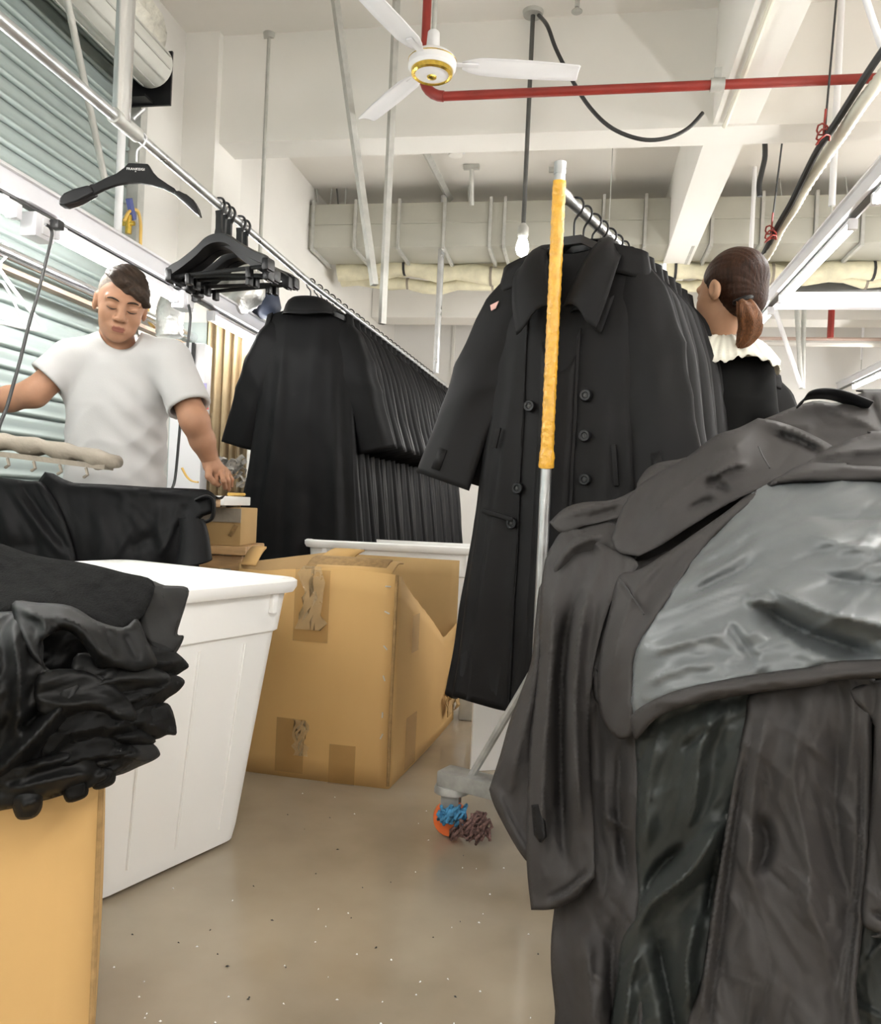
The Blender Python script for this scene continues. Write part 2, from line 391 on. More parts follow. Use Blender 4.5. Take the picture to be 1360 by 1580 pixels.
# ------------------------------------------------------------------ LED trunking
def trunk(name, label, X, z, Y0, Y1, tubes, h=.066, w=.07, drop=.05, group=None):
    t = thing(name, label, 'light fixture', (X, (Y0 + Y1) / 2, z))
    obj('channel', MB().box((X, (Y0 + Y1) / 2, z + h / 2), (w, Y1 - Y0, h), bev=.006), M['trunk'], t, sharp=30)
    obj('slot', MB().box((X, (Y0 + Y1) / 2, z - .004), (w * .45, Y1 - Y0, .008)), M['darksteel'], t)
    obj('top_lip', MB().box((X + w / 2 + .006, (Y0 + Y1) / 2, z + h), (.014, Y1 - Y0, .010)).box((X - w / 2 - .006, (Y0 + Y1) / 2, z + h), (.014, Y1 - Y0, .010)), M['whitemetal'], t)
    for ya, yb in tubes:
        g = obj('led_tube', MB().tube([(X, ya, z - drop), (X, yb, z - drop)], .017, 12), M['glow'], t)
        obj('tube_spine', MB().box((X, (ya + yb) / 2, z - drop + .026), (.03, yb - ya, .018)), M['trunk'], g)
        for yy in (ya, yb):
            obj('end_cap', MB().box((X, yy, z - drop + .008), (.040, .03, .05), bev=.004), M['trunk'], g)
            obj('lamp_clip', MB().box((X, yy + (.05 if yy == ya else -.05), z - .015), (.02, .03, .045)), M['whitemetal'], g)
    return t
XL = -1.86
def yl(px, py): return atx(px, py, XL).y
zl = atx(170, 408, XL).z + .05
ya, yb, yc_, yd = yl(82, 360), yl(270, 456), yl(326, 487), yl(398, 524)
L = yb - ya
tl = trunk('light_trunking', 'long white LED light trunking on the left, above the worker', XL, zl, YF + .3, 9.0,
      [(ya - .2 - k * (L + .2) - L, ya - .2 - k * (L + .2)) for k in range(3)] + [(ya, yb), (yc_, yc_ + L), (yc_ + L + .25, yc_ + 2 * L + .25), (yc_ + 2 * L + .5, yc_ + 3 * L + .5)])
XRT = 1.15
zr = atx(1260, 408, XRT).z + .05
ra_, rb_ = atx(1207, 467, XRT).y, atx(1316, 350, XRT).y
lo, hi = min(ra_, rb_), max(ra_, rb_); L2 = max(1.1, hi - lo)
trunk('light_trunking', 'white LED light trunking slanting past the woman at the right', XRT, zr, YF + .3, hi + 2.6,
      [(hi - L2, hi), (hi + .3, hi + .3 + L2)] + [(hi - L2 - .3 - k * (L2 + .3) - L2, hi - L2 - .3 - k * (L2 + .3)) for k in range(3)])
XR2 = 2.75
zr2 = atx(1335, 590, XR2).z + .05
s2 = atx(1318, 600, XR2).y
trunk('light_trunking', 'lower LED light trunking at the far right edge', XR2, zr2, YF + .3, s2 + .8,
      [(s2 - L2 - k * (L2 + .25), s2 - k * (L2 + .25)) for k in range(5)])
for k_, (XB, y1_, nm) in enumerate([(-1.15, .0, 'leftmost'), (-.45, .35, 'second from the left'), (.35, .35, 'third from the left')]):  # unseen rows added to brighten the floor, carton and bin from the front
    trunk('light_trunking', 'LED light trunking over the aisle behind the camera, ' + nm, XB, 2.25, YF + .3, y1_, [(y1_ - 1.4 - k * 1.4, y1_ - .2 - k * 1.4) for k in range(3)])
for XB, nm in ((4.3, 'nearer'), (5.7, 'farther')):  # two more rows out of view, added as fill so each tube can be dimmer
    trunk('light_trunking', 'LED light trunking over the right part of the hall, %s row' % nm, XB, 2.1, YF + .3, 7.0, [(-3.8 + k * 1.8, -2.6 + k * 1.8) for k in range(6)])
ft = trunk('light_trunking', 'LED light trunking at the far end of the hall beyond the coat racks', .1, 1.95, 5.2, 9.2, [(5.4, 6.6), (6.8, 8.0)])  # added behind the coats, out of sight, to lift the dark ceiling bay
for yy in (5.3, 8.1): obj('drop_wire', MB().tube([(.1, yy, 2.0), (.1, yy, CEIL)], .003, 6), M['greysteel'], ft)
# trunking crossing the hall at the right, unlit side towards us
pA, pB = at(1180, 447, 5.6), at(1420, 441, 5.6)
ct = thing('cross_trunking', 'white trunking crossing behind the slanting light at the right', 'trunking', (3.4, pA.y, pA.z - .1))
obj('channel', MB().box((pA.x + 2.2, pA.y + .1, pA.z - .05), (4.6, .07, .11), bev=.006), M['trunk'], ct)
# socket boxes and the plug hanging from the left trunking
for (px, py, lab) in [(58, 352, 'white socket box under the left light trunking near the hanging cable'), (282, 465, 'white socket box under the left light trunking behind the worker')]:
    c = atx(px, py, XL + .01)
    sb = thing('socket_box', lab, 'socket', (c.x, c.y, c.z - .04))
    obj('box', MB().box((c.x, c.y, c.z), (.06, .10, .08), bev=.006), M['trunk'], sb)
    obj('outlet', MB().box((c.x + .032, c.y + .01, c.z), (.008, .06, .05)), M['whitemetal'], sb)
    obj('plug', MB().box((c.x + .05, c.y + .03, c.z + .02), (.035, .035, .03), bev=.005), M['cable'], sb)
c1 = [atx(x, y, XL + .08) for x, y in [(70, 346), (78, 352), (80, 365), (72, 400), (58, 455), (45, 500), (30, 560), (20, 595), (10, 630), (0, 655), (-12, 700)]]
tag(obj('power_cable', MB().tube(catmull(c1, 6), .0055, 8), M['cable']), 'black power cable hanging at the far left from the light trunking', 'cable')
c2 = [atx(x, y, XL + .055) for x, y in [(291, 470), (294, 490), (290, 530), (286, 570), (281, 620), (276, 680), (270, 740), (262, 760)]]
tag(obj('power_cable', MB().tube(catmull(c2, 6), .0065, 8), M['cable']), 'black power cable hanging behind the worker near the column', 'cable')
# hangers of the trunking and conduits above it
def rod(name, label, cat, pts, r, m, seg=10, extra=None):
    t = thing(name, label, cat, Vector(pts[-1])) if extra else None
    o = obj(name if not extra else 'rod', MB().tube(pts, r, seg), m, t)
    if extra:
        for nm, mb, mm in extra: obj(nm, mb, mm, t)
        return t
    return tag(o, label, cat)
b0 = Vector((XL, atx(180, 395, XL).y, zl + .09)); t0 = atx(196, 175, XL); t0 = Vector((b0.x, b0.y, CEIL))
rod('trunking_hanger', 'thin white drop rod holding the left light trunking', 'rod', [t0, b0], .016, M['whitemetal'], extra=[('flange', MB().lathe([(.05, 0), (.05, .01), (.02, .012)], (t0.x, t0.y, CEIL - .012)), M['whitemetal'])])
a = atx(104, 0, -2.05); b = atx(163, 283, -2.05)
rod('brace_rod', 'slanting pale grey brace rod in front of the roller shutter', 'rod', [a + (a - b) * .25, b], .014, M['greysteel'])
# silver clothes pipe behind the worker
XP = -2.17
pz = [atx(x, y, XP) for x, y in [(20, 396), (150, 472), (300, 512), (378, 549)]]
zp = sum(q.z for q in pz) / 4
cp = thing('hanging_pipe', 'bright steel pipe running along the shutter behind the worker', 'pipe', (XP, 3, zp))
obj('pipe', MB().tube([(XP, YF + .5, zp), (XP, Yc + 1.6, zp)], .024, 14), M['chrome'], cp)
obj('lower_angle', MB().box((XP - .03, 1.5, zp - .055), (.05, 8, .018)), mat('rusty_angle', (.30, .22, .16), .6, metal=.3, var=.3), cp)
for yy in (-2., 1.2, 4.4): obj('strap', MB().tube([(XP, yy, zp + .02), (XP, yy, CEIL)], .006, 6), M['greysteel'], cp)

# ------------------------------------------------------------------ air duct at the back
YD = at(650, 380, 6.5).y
zt, zb = at(650, 312, 6.5).z, at(650, 381, 6.5).z
dd = .46
du = thing('air_duct', 'long galvanised rectangular air duct crossing the hall under the ceiling', 'duct', (2, YD + dd / 2, zb))
edges = sorted(aty(x, 345, YD).x for x in [318, 394, 412, 548, 615, 685, 756, 778, 930, 995, 1070, 1098, 1175, 1258, 1330]) 
edges = [max(edges[0] - .05, WX + .03)] + edges[1:] + [edges[-1] + .75, edges[-1] + 1.6, edges[-1] + 2.5, XR - .2]
for i in range(len(edges) - 1):
    x0, x1 = edges[i] + .006, edges[i + 1] - .006
    narrow = (x1 - x0) < .22
    g = .0 if not narrow else -.012
    sec = MB().box(((x0 + x1) / 2, YD + dd / 2, (zt + zb) / 2), (x1 - x0, dd + g, zt - zb + g), bev=.012)
    s_ = obj('duct_section', sec, M['duct'], du, sharp=30)
    fl = MB().box((x0, YD + dd / 2, (zt + zb) / 2), (.022, dd + .05, zt - zb + .05))
    obj('flange', fl, M['greysteel'], s_)
    if not narrow: obj('crease', MB().box(((x0 + x1) / 2, YD - .004, zt - (zt - zb) * .46), (x1 - x0 - .02, .012, .012)), M['duct'], s_)
# hang rods over the duct
for k, (px, r) in enumerate([(447, .008), (492, .01), (510, .006), (524, .006), (533, .008), (725, .012), (1208, .006), (1236, .005), (1310, .006), (1345, .014)]):
    p = aty(px, 300, YD + .1)
    tag(obj('drop_rod', MB().tube([(p.x, YD + .1, zt - .01), (p.x + random.uniform(-.03, .03), YD + .1, CEIL)], r, 6), M['greysteel'] if k != 3 else M['darksteel']),
        'thin steel drop rod between the air duct and the ceiling', 'rod', 'duct drop rods')
for px, py in [(728, 258), (860, 262)]:
    p = aty(px, py, YD - .3)
    b_ = thing('pipe_bracket', 'small grey T-shaped bracket hanging above the duct, ' + ('left of the bulb' if px < 800 else 'behind the yellow pole'), 'bracket', p)
    obj('plate', MB().box(p, (.12, .03, .035)), M['greysteel'], b_)
    obj('stem', MB().tube([p + Vector((.0, 0, 0)), Vector((p.x, p.y, CEIL))], .012, 6), M['greysteel'], b_)
    obj('lower_stem', MB().tube([p, p + Vector((0, .1, -.25))], .018, 6), M['greysteel'], b_)
# insulated pipes below and behind the duct
for k, (py, r, dy) in enumerate([(421, .075, .5), (436, .055, .62), (414, .06, .8)]):
    p = aty(700, py, YD + dy); pts = []
    rs = []
    for i in range(60):
        x = WX + .1 + i * (XR - WX - .4) / 59
        pts.append((x, YD + dy + .03 * math.sin(i * 1.3 + k), p.z + .035 * math.sin(i * .45 + k * 2) + .012 * math.sin(i * 1.9)))
        rs.append(r * (1 + .14 * math.sin(i * 2.4 + k)))
    t = thing('insulated_pipe', ['thick cream insulated pipe sagging right under the air duct', 'thinner cream insulated pipe, lowest of the three behind the duct', 'cream insulated pipe hidden highest behind the duct'][k], 'pipe', (2, YD + dy, p.z - r))
    obj('wrap', MB().tube(pts, rs, 12), M['insul'], t)
    for i in range(4, 58, 5): obj('band', MB().tube([Vector(pts[i]), Vector(pts[i]) + Vector((.02, 0, 0))], rs[i] * 1.06, 12), M['cable'] if k == 0 and i % 3 else M['padcloth'], t)
p = aty(1275, 437, YD + .95)
tag(obj('dark_duct', MB().box((p.x - .1, YD + 1.0, p.z), (1.4, .3, .17), bev=.01), M['darksteel']), 'dark boxy duct end behind the slanting right light', 'duct')

# ------------------------------------------------------------------ steel poles, red pipe, bulb, fan
def pole(label, top, bot, r, m=M['greysteel'], name='steel_pole', square=False):
    t = thing(name, label, 'pole', bot)
    mb = MB()
    if square:
        mb.tube([top, bot], r * 1.3, 4)
    else: mb.tube([top, bot], r, 12)
    obj('shaft', mb, m, t)
    return t
ZR_L = 2.00                                            # left rail height
t_ = pole('slanting grey steel strip left of the fan', atz(512, -40, CEIL), atz(578, 440, 2.0), .017, square=True)
pp = at(590, 500, 4.1); pole('upright grey steel pole behind the left fan blade holding the rail', Vector((pp.x, pp.y, CEIL)), pp.copy(), .016, square=True)
pp = atz(673, 572, ZR_L + .02)
tp = pole('upright steel pole hung from a strut, far end of the left rail', Vector((pp.x, pp.y, at(677, 246, 5.85).z)), Vector((pp.x, pp.y, ZR_L)), .026, M['steel'])
sa, sb_ = Vector((pp.x - .05, Yc + .38, at(677, 246, 5.85).z + .03)), Vector((pp.x + .03, pp.y + .12, at(677, 246, 5.85).z + .02))
obj('strut', MB().tube([sa, sb_], .03, 4), M['greysteel'], tp)
pp = atz(416, 52, CEIL); _pl = pole('thin grey pole dropping from the ceiling by the column', Vector((pp.x, pp.y, CEIL)), Vector((pp.x, pp.y, 2.0)), .011)
THINP = pp.copy()
obj('ceiling_cap', MB().lathe([(.03, -.03), (.035, 0)], (pp.x, pp.y, CEIL)), M['greysteel'], _pl)
# red fire pipe
e0 = aty(653, 150, YBF - .52); zr_ = e0.z
pts = [(e0.x, e0.y, CEIL), (e0.x, e0.y, zr_ + .10)]
for k in range(1, 7):
    a = k / 6 * math.pi / 2
    pts.append((e0.x + .1 * (1 - math.cos(a)), e0.y, zr_ + .1 - .1 * math.sin(a)))
rp = thing('fire_pipe', 'red fire pipe dropping behind the fan and running right under the beam', 'pipe', (e0.x, e0.y, zr_))
obj('riser', MB().tube(pts[:2], .021, 12), M['red'], rp)
obj('elbow', MB().tube(pts[1:], .025, 12), M['red'], rp)
obj('run', MB().tube([pts[-1], (XR - .3, e0.y, zr_)], .021, 12), M['red'], rp)
for px in (1107,):
    q = aty(px, 140, e0.y)
    obj('clamp', MB().tube([(q.x - .03, e0.y, zr_), (q.x + .03, e0.y, zr_)], .029, 12).box((q.x, e0.y, (zr_ + bz) / 2 + .01), (.03, .02, bz - zr_ + .02)), M['greysteel'], rp)
# sprinkler pipe along the long beam
_cz = bz + .05
tag(obj('conduit', MB().tube([(LBX - .05, YF + .2, bz - .008), (LBX - .05, YBF - .02, bz - .008)], .013, 8), M['hose_white']), 'thin cream conduit along the underside of the long beam', 'conduit')
# hanging bulb
cc = atz(823, 18, CEIL); bl = at(812, 380, (cc - EYE).dot(FWD)); 
hb = thing('pendant_bulb', 'bare glowing bulb hung on a dark ceiling rod', 'lamp', (cc.x, cc.y, bl.z - .05))
obj('ceiling_plate', MB().lathe([(.05, -.02), (.055, 0)], (cc.x, cc.y, CEIL)), M['greysteel'], hb)
obj('stem', MB().tube([(cc.x, cc.y, CEIL), (cc.x, cc.y, bl.z + .10)], .012, 10), M['darksteel'], hb)
obj('holder', MB().lathe([(.014, .12), (.028, .10), (.03, .06), (.024, .05)], (cc.x, cc.y, bl.z)), M['greysteel'], hb)
obj('bulb', MB().lathe([(.014, .05), (.024, .035), (.033, .005), (.034, -.015), (.026, -.04), (.008, -.052)], (cc.x, cc.y, bl.z)), M['bulb'], hb)
cab = [Vector((cc.x + .03, cc.y, CEIL - .02))] + [at(x, y, 3.95) for x, y in [(845, 40), (858, 75), (880, 118), (910, 165), (945, 198), (990, 215), (1030, 213), (1062, 198), (1085, 174)]]
tag(obj('loose_cable', MB().tube(catmull(cab, 6), .010, 8), M['cable']), 'thick black cable looping from the bulb plate and ending in mid air', 'cable')
p = aty(1178, 225, YD - .4)
tag(obj('cable_end', MB().tube(catmull([aty(x, y, YBF + bt + .02) for x, y in [(1180, 205), (1181, 240), (1176, 265), (1172, 285), (1173, 303)]], 5), .014, 8), M['cable']), 'short black cable end dangling below the beam above the woman', 'cable')
# smoke detector and sprinkler heads
q = atz(703, 247, CEIL - .08)
sd = thing('smoke_detector', 'round white smoke detector between the fan and the bulb', 'smoke detector', (q.x, q.y, CEIL - .06))
obj('base', MB().lathe([(.07, 0), (.07, -.02)], (q.x, q.y, CEIL)), M['whitemetal'], sd); obj('dome', MB().lathe([(.055, -.02), (.05, -.05), (.02, -.06)], (q.x, q.y, CEIL)), M['beam'], sd)
for px, py, lab in [(891, 8, 'small steel sprinkler head at the top near the bulb plate')]:
    q = atz(px, py, CEIL - .04)
    s = thing('sprinkler_head', lab, 'sprinkler', (q.x, q.y, CEIL - .08))
    obj('stub', MB().tube([(q.x, q.y, CEIL), (q.x, q.y, CEIL - .05)], .012, 8), M['greysteel'], s)
    obj('deflector', MB().lathe([(.028, 0), (.028, .006), (.01, .02)], (q.x, q.y, CEIL - .075), 12), M['greysteel'], s)
# ceiling fan
fd = 3.5; fc = at(667, 108, fd)
fan = thing('ceiling_fan', 'white three-blade ceiling fan with a gold ring', 'fan', (fc.x, fc.y, fc.z - .05))
obj('downrod', MB().tube([(fc.x, fc.y, fc.z + .12), (fc.x, fc.y, CEIL)], .011, 10), M['greysteel'], fan)
obj('rod_cup', MB().lathe([(.022, .165), (.026, .16), (.030, .09), (.04, .065)], fc), M['whitemetal'], fan)
hub = obj('motor', MB().lathe([(.03, .07), (.085, .060), (.100, .048), (.104, .035), (.104, .008), (.094, -.004), (.05, -.006)], fc, 40), M['whitemetal'], fan)
obj('groove', MB().lathe([(.1035, .039), (.1055, .036), (.1035, .033)], fc, 40), M['gold'], hub)
rg = []
for k in range(40):
    a = 2 * math.pi * k / 40
    rg.append([Vector((math.cos(a) * r, math.sin(a) * r, z)) + fc for r, z in ((.073, -.003), (.090, -.003), (.089, -.022), (.080, -.028), (.073, -.024))])
obj('gold_ring', MB().loft(rg + [rg[0]], True), M['gold'], hub)
obj('bottom_cap', MB().lathe([(.076, -.006), (.075, -.02), (.05, -.027), (.02, -.030)], fc, 32), M['whitemetal'], hub)
obj('gold_boss', MB().lathe([(.022, -.029), (.020, -.035), (.008, -.038)], fc, 20), M['gold'], hub)
for k, ang in enumerate((2.0, 122, 242)):
    a = math.radians(ang) + YAW; ca, sa_ = math.cos(a), math.sin(a)
    ux, uy = Vector((ca, sa_, 0)), Vector((-sa_, ca, 0))
    def bp(r, w, tw):                       # a cambered blade section
        return [fc + ux * r + uy * (w * s) + Vector((0, 0, .028 - tw * s * w * 2 + .012 * (1 - s * s) * min(1, w / .06))) for s in (-1, -.6, -.2, .2, .6, 1)]
    secs = [bp(.13, .026, .05), bp(.16, .040, .07), bp(.21, .054, .08), bp(.36, .057, .09), bp(.50, .054, .09), bp(.60, .050, .09), bp(.632, .046, .09), bp(.638, .040, .09)]
    bo = obj('blade', MB().loft(secs, False), M['whitemetal'], fan); solid(bo, .004)
    obj('blade_arm', MB().box(fc + ux * .14 + Vector((0, 0, .03)), (.12, .03, .006), Matrix.Rotation(a, 3, 'Z')), M['whitemetal'], bo)

# ------------------------------------------------------------------ right side: white drop poles, hose with cable
for (px, pyt, pyb, X, lab) in [(1284, 0, 318, XRT, 'white drop pole nearest the right edge holding the slanting light'), (1159, 200, 392, XRT, 'white drop pole above the woman'), (1332, 470, 575, XR2, 'thin white drop pole of the lowest right light')]:
    b = atx(px, pyb, X) if X != XR2 else atx(px - 2, 555, X)
    t = thing('drop_pole', lab, 'pole', b)
    obj('tube', MB().tube([(b.x, b.y, b.z), (b.x, b.y, CEIL)], .016 if X != XR2 else .012, 10), M['whitemetal'], t)
    obj('hook_rod', MB().tube([(b.x, b.y, b.z - .12), (b.x, b.y, b.z + .02)], .005, 6), M['greysteel'], t)
a = at(1337, 0, 2.6); b = at(1380, 130, 2.6)
rod('brace_rod', 'slanting white brace rod at the top right corner', 'rod', [a + (a - b) * .6, b + (b - a) * .5], .011, M['whitemetal'])
for (x0, y0_, x1, y1_, lab, dz) in [(1198, 483, 1237, 598, 'white slanting brace rod far behind the woman', 7.2), (1230, 480, 1237, 600, 'grey upright rod beside the far slanting brace', 7.25), (1241, 480, 1239, 600, 'thin rod right of the far slanting brace', 7.3)]:
    _a, _b = at(x0, y0_, dz), at(x1, y1_, dz); rod('brace_rod', lab, 'rod', [_b + (_a - _b) * ((CEIL - _b.z) / (_a.z - _b.z)), _b], .02, M['whitemetal'] if x0 < 1200 else M['greysteel'])
hd = [at(x, y, d) for x, y, d in [(1400, 60, 2.5), (1362, 118, 2.6), (1330, 160, 2.7), (1300, 205, 2.85), (1275, 240, 2.95), (1245, 285, 3.1), (1225, 320, 3.2), (1205, 350, 3.35), (1188, 385, 3.5), (1165, 420, 3.8)]]
hc = catmull(hd, 10); rr_ = [.021 + .003 * (k % 2) for k in range(len(hc))]
tag(obj('ribbed_hose', MB().tube(hc, rr_, 12), M['hose_white'], sharp=None), 'ivory ribbed hose hanging diagonally at the right', 'hose')
hk = [at(x, y, d) for x, y, d in [(1400, 28, 2.45), (1358, 85, 2.55), (1325, 135, 2.65), (1290, 190, 2.8), (1262, 232, 2.9), (1240, 275, 3.05), (1222, 312, 3.15), (1203, 345, 3.3), (1186, 378, 3.45), (1170, 410, 3.7)]]
tag(obj('power_cable', MB().tube(catmull(hk, 8), .0125, 8), M['cable']), 'thick black cable tied along the ivory ribbed hose', 'cable')
for px, py, d, lab in [(1271, 208, 2.85, 'upper'), (1190, 362, 3.35, 'lower')]:
    t = MB(); c = at(px, py, d)
    for k in range(3):
        t.tube([c + Vector((math.cos(a) * .022, math.sin(a) * .022, -.02 + k * .02 + .012 * math.sin(a * 1.5 + k))) for a in [i * .7 for i in range(10)]], .0035, 6)
    t.tube([c, c + Vector((.004, 0, .09))], .004, 6)
    tag(obj('tie_string', t, M['red']), 'red string tying the cable to the ivory hose, %s knot' % lab, 'string')
rod('hang_wire', 'thin black wire from the ceiling to the upper red knot', 'wire', [at(1292, -10, 2.85), at(1273, 205, 2.85)], .004, M['cable'], 6)
rod('hang_wire', 'thin black wire holding the lower red knot', 'wire', [at(1207, 222, 3.35), at(1190, 360, 3.35)], .004, M['cable'], 6)
# ================================================================== coats on hangers
Z_NECK, Z_HEM = -.115, -1.40
def c_top(x, front):
    ax = np.abs(x)
    sh = Z_NECK - .30 * np.clip(ax - .075, 0, 1) - .9 * np.clip(ax - .19, 0, 1) ** 1.5
    nk = np.where(front, -.17, -.012) * np.clip(1 - (ax / .075) ** 2, 0, 1)
    return sh + nk
def c_surf(a, v, seed, off=0.0):
    """coat surface: a = angle round the body (front at pi/2), v = 0 at the shoulder .. 1 at the hem"""
    W = np.interp(v, [0, .05, .12, .3, .6, 1], [.205, .222, .226, .234, .275, .335])
    T = np.interp(v, [0, .05, .15, .4, 1], [.014, .028, .046, .058, .090])
    c, s = np.cos(a), np.sin(a)
    rs = np.random.RandomState(seed); ph = rs.uniform(0, 6.28, 6)
    rg_ = lambda q: 1 - 2 * np.abs(np.sin(q / 2)) ** .8
    fold = (.5 * rg_(7 * a + ph[0] + 1.6 * v) + .4 * rg_(11 * a + ph[1] - 2.2 * v) + .3 * np.sin(4 * a + ph[2]) + .18 * np.sin(17 * a + ph[3] + 3 * v))
    amp = .0015 + .028 * np.clip(v - .05, 0, 1) ** 1.25
    # small crumples
    cr = waves(a * 2.2, v * 9, seed + 3, 3, 2.0) * .0035 * np.clip(v * 6, 0, 1)
    k = 1 + (fold * amp + cr + off) / np.maximum(.09, np.hypot(W * c, T * s))
    x = np.sign(c) * np.abs(c) ** .85 * W
    y = -np.sign(s) * np.abs(s) ** .8 * T
    x = x * (1 + (k - 1) * .5); y = y - np.sign(s) * np.abs(s) ** .8 * (fold * amp + cr + off)
    zt_ = c_top(x, s > 0)
    z = zt_ + (Z_HEM - zt_) * v + .012 * fold * v ** 4
    return x, y, z
def front_pt(x, v, seed, off=.0):
    """point on the coat front at sideways position x"""
    aa = np.linspace(.12, math.pi - .12, 400); X, Y, Z = c_surf(aa, np.full(400, v), seed, off)
    i = int(np.argmin(np.abs(X - x))); return Vector((X[i], Y[i], Z[i]))
def ring_mesh(a_list, v_list, seed, off=0.0, closed=True):
    A, V = np.meshgrid(np.array(a_list), np.array(v_list)); X, Y, Z = c_surf(A, V, seed, off)
    rows = [[Vector((X[j, i], Y[j, i], Z[j, i])) for i in range(A.shape[1])] for j in range(A.shape[0])]
    return rows
def sleeve_mesh(sx, seed, spread=1.0, ns=26, na=26):
    rs = np.random.RandomState(seed + (11 if sx > 0 else 0)); ph = rs.uniform(0, 6.28, 4)
    P0, P1, P2 = Vector((sx * .155, 0, -.205)), Vector((sx * (.155 + .105 * spread), .005, -.46)), Vector((sx * (.155 + .185 * spread), -.035, -.775))
    rings = []
    def ring(s, shrink=1.0, back=0.0):
        p = P0 * (1 - s) ** 2 + P1 * 2 * s * (1 - s) + P2 * s * s
        t = ((P1 - P0) * (1 - s) + (P2 - P1) * s).normalized()
        n = Vector((0, 1, 0)); w = t.cross(n).normalized(); n = w.cross(t).normalized()
        aw = float(np.interp(s, [0, .12, .4, .75, 1], [.060, .088, .098, .086, .092])) * shrink
        bw = float(np.interp(s, [0, .12, .5, 1], [.022, .034, .040, .038])) * shrink
        out = []
        for k in range(na):
            a = 2 * math.pi * k / na
            wr = 1 + .05 * math.sin(3 * a + ph[0] + 2 * s) + .05 * (1 - 2 * abs(math.sin(2.5 * a + ph[3] + 1.2 * s))) + (.05 if ns > 30 else .0) * math.exp(-((s - .48) / .2) ** 2) * (1 - 2 * abs(math.sin(13 * s + ph[1] + 1.8 * math.cos(a)))) + .03 * math.sin(5 * a + ph[2] - 2 * s) * s
            out.append(p + w * (math.cos(a) * aw * wr) + n * (math.sin(a) * bw * wr) - t * back)
        return out
    for i in range(ns): rings.append(ring(i / (ns - 1)))
    rings.append(ring(1.0, .93)); rings.append(ring(.9, .90)); rings.append(ring(.7, .7)); rings.append(ring(.6, .05))
    rings = [ring(0, .55, .02)] + rings
    return rings, ring
def collar_rows():
    N = [(-.012, -.088, -.30), (-.038, -.078, -.225), (-.062, -.050, -.155), (-.068, .005, -.105), (-.045, .048, -.082), (0, .058, -.076)]
    O = [(-.112, -.108, -.372), (-.135, -.094, -.285), (-.148, -.062, -.195), (-.138, .0, -.150), (-.088, .085, -.158), (0, .102, -.168)]
    mir = lambda Q: Q + [(-x, y, z) for x, y, z in reversed(Q[:-1])]
    N, O = [catmull(mir(q), 5) for q in (N, O)]
    rows = []
    for j in range(9):
        t = j / 8; row = []
        for n, o in zip(N, O):
            p = n.lerp(o, t); out = Vector((p.x, p.y, 0)); out = out.normalized() if out.length > 1e-6 else out
            p = p + out * (.016 * math.sin(math.pi * min(1, t * 1.1))) + Vector((0, 0, .020 * math.sin(math.pi * min(1, t * 1.6)) * (1 if t < .62 else 0)))
            row.append(p)
        rows.append(row)
    return rows
def make_coat(name, label, cm, seed, hero=False, spreads=(1, 1), group=None):
    t = thing(name, label, 'coat', (0, 0, 0), group=group)
    nu, nv = (150, 80) if hero else (96, 44)
    al = [2 * math.pi * i / nu for i in range(nu)]
    vl = [(j / (nv - 1)) ** 1.25 for j in range(nv)]
    rows = ring_mesh(al, vl, seed)
    inner = [[p.lerp(Vector((0, 0, p.z)), .05) + Vector((0, 0, .0)) for p in rows[-1]], [p.lerp(Vector((0, 0, p.z)), .07) + Vector((0, 0, .12)) for p in rows[-1]], [p.lerp(Vector((0, 0, p.z)), .75) + Vector((0, 0, .3)) for p in rows[-1]]]
    b = obj('body', MB().loft(rows + inner, True), cm, t, sharp=None)
    # shoulder flap
    ay = [x for x in al]
    for sgn in (-1, 1):
        cols = [a for a in np.linspace(-.62, math.pi * .5, 40)] if sgn > 0 else [a for a in np.linspace(math.pi * .5, math.pi + .62, 40)]
        rr = ring_mesh(cols, np.linspace(0, .058, 6), seed, .011)
        keep = [i for i in range(40) if abs(rr[0][i].x) > .05]
        rr = [[r[i] for i in keep] for r in rr]
        rr = [[p + Vector((0, 0, .006)) for p in rr[0]]] + rr[1:]
        solid(obj('shoulder_flap', MB().loft(rr, False), cm, t, sharp=None), .004)
    for sx, sp in ((-1, spreads[0]), (1, spreads[1])):
        rings, ringf = sleeve_mesh(sx, seed, sp, *( (40, 40) if hero else (22, 22)))
        s = obj('sleeve', MB().loft(rings, True), cm, t, sharp=None)
        q = ringf(.86); n = len(q); i0 = int(n * .72)      # cuff tab on the front of the sleeve
        q2 = ringf(.96)
        tab = [[q[i0] + Vector((0, -.004, 0)), q[i0 + 2] + Vector((0, -.004, 0))], [q2[i0] + Vector((0, -.005, 0)), q2[i0 + 2] + Vector((0, -.005, 0))]]
        solid(obj('cuff_tab', MB().loft(tab, False), cm, s), .003, 1)
    solid(obj('collar', MB().loft(collar_rows(), False), cm, t, sharp=None), .004, 0)
    return t
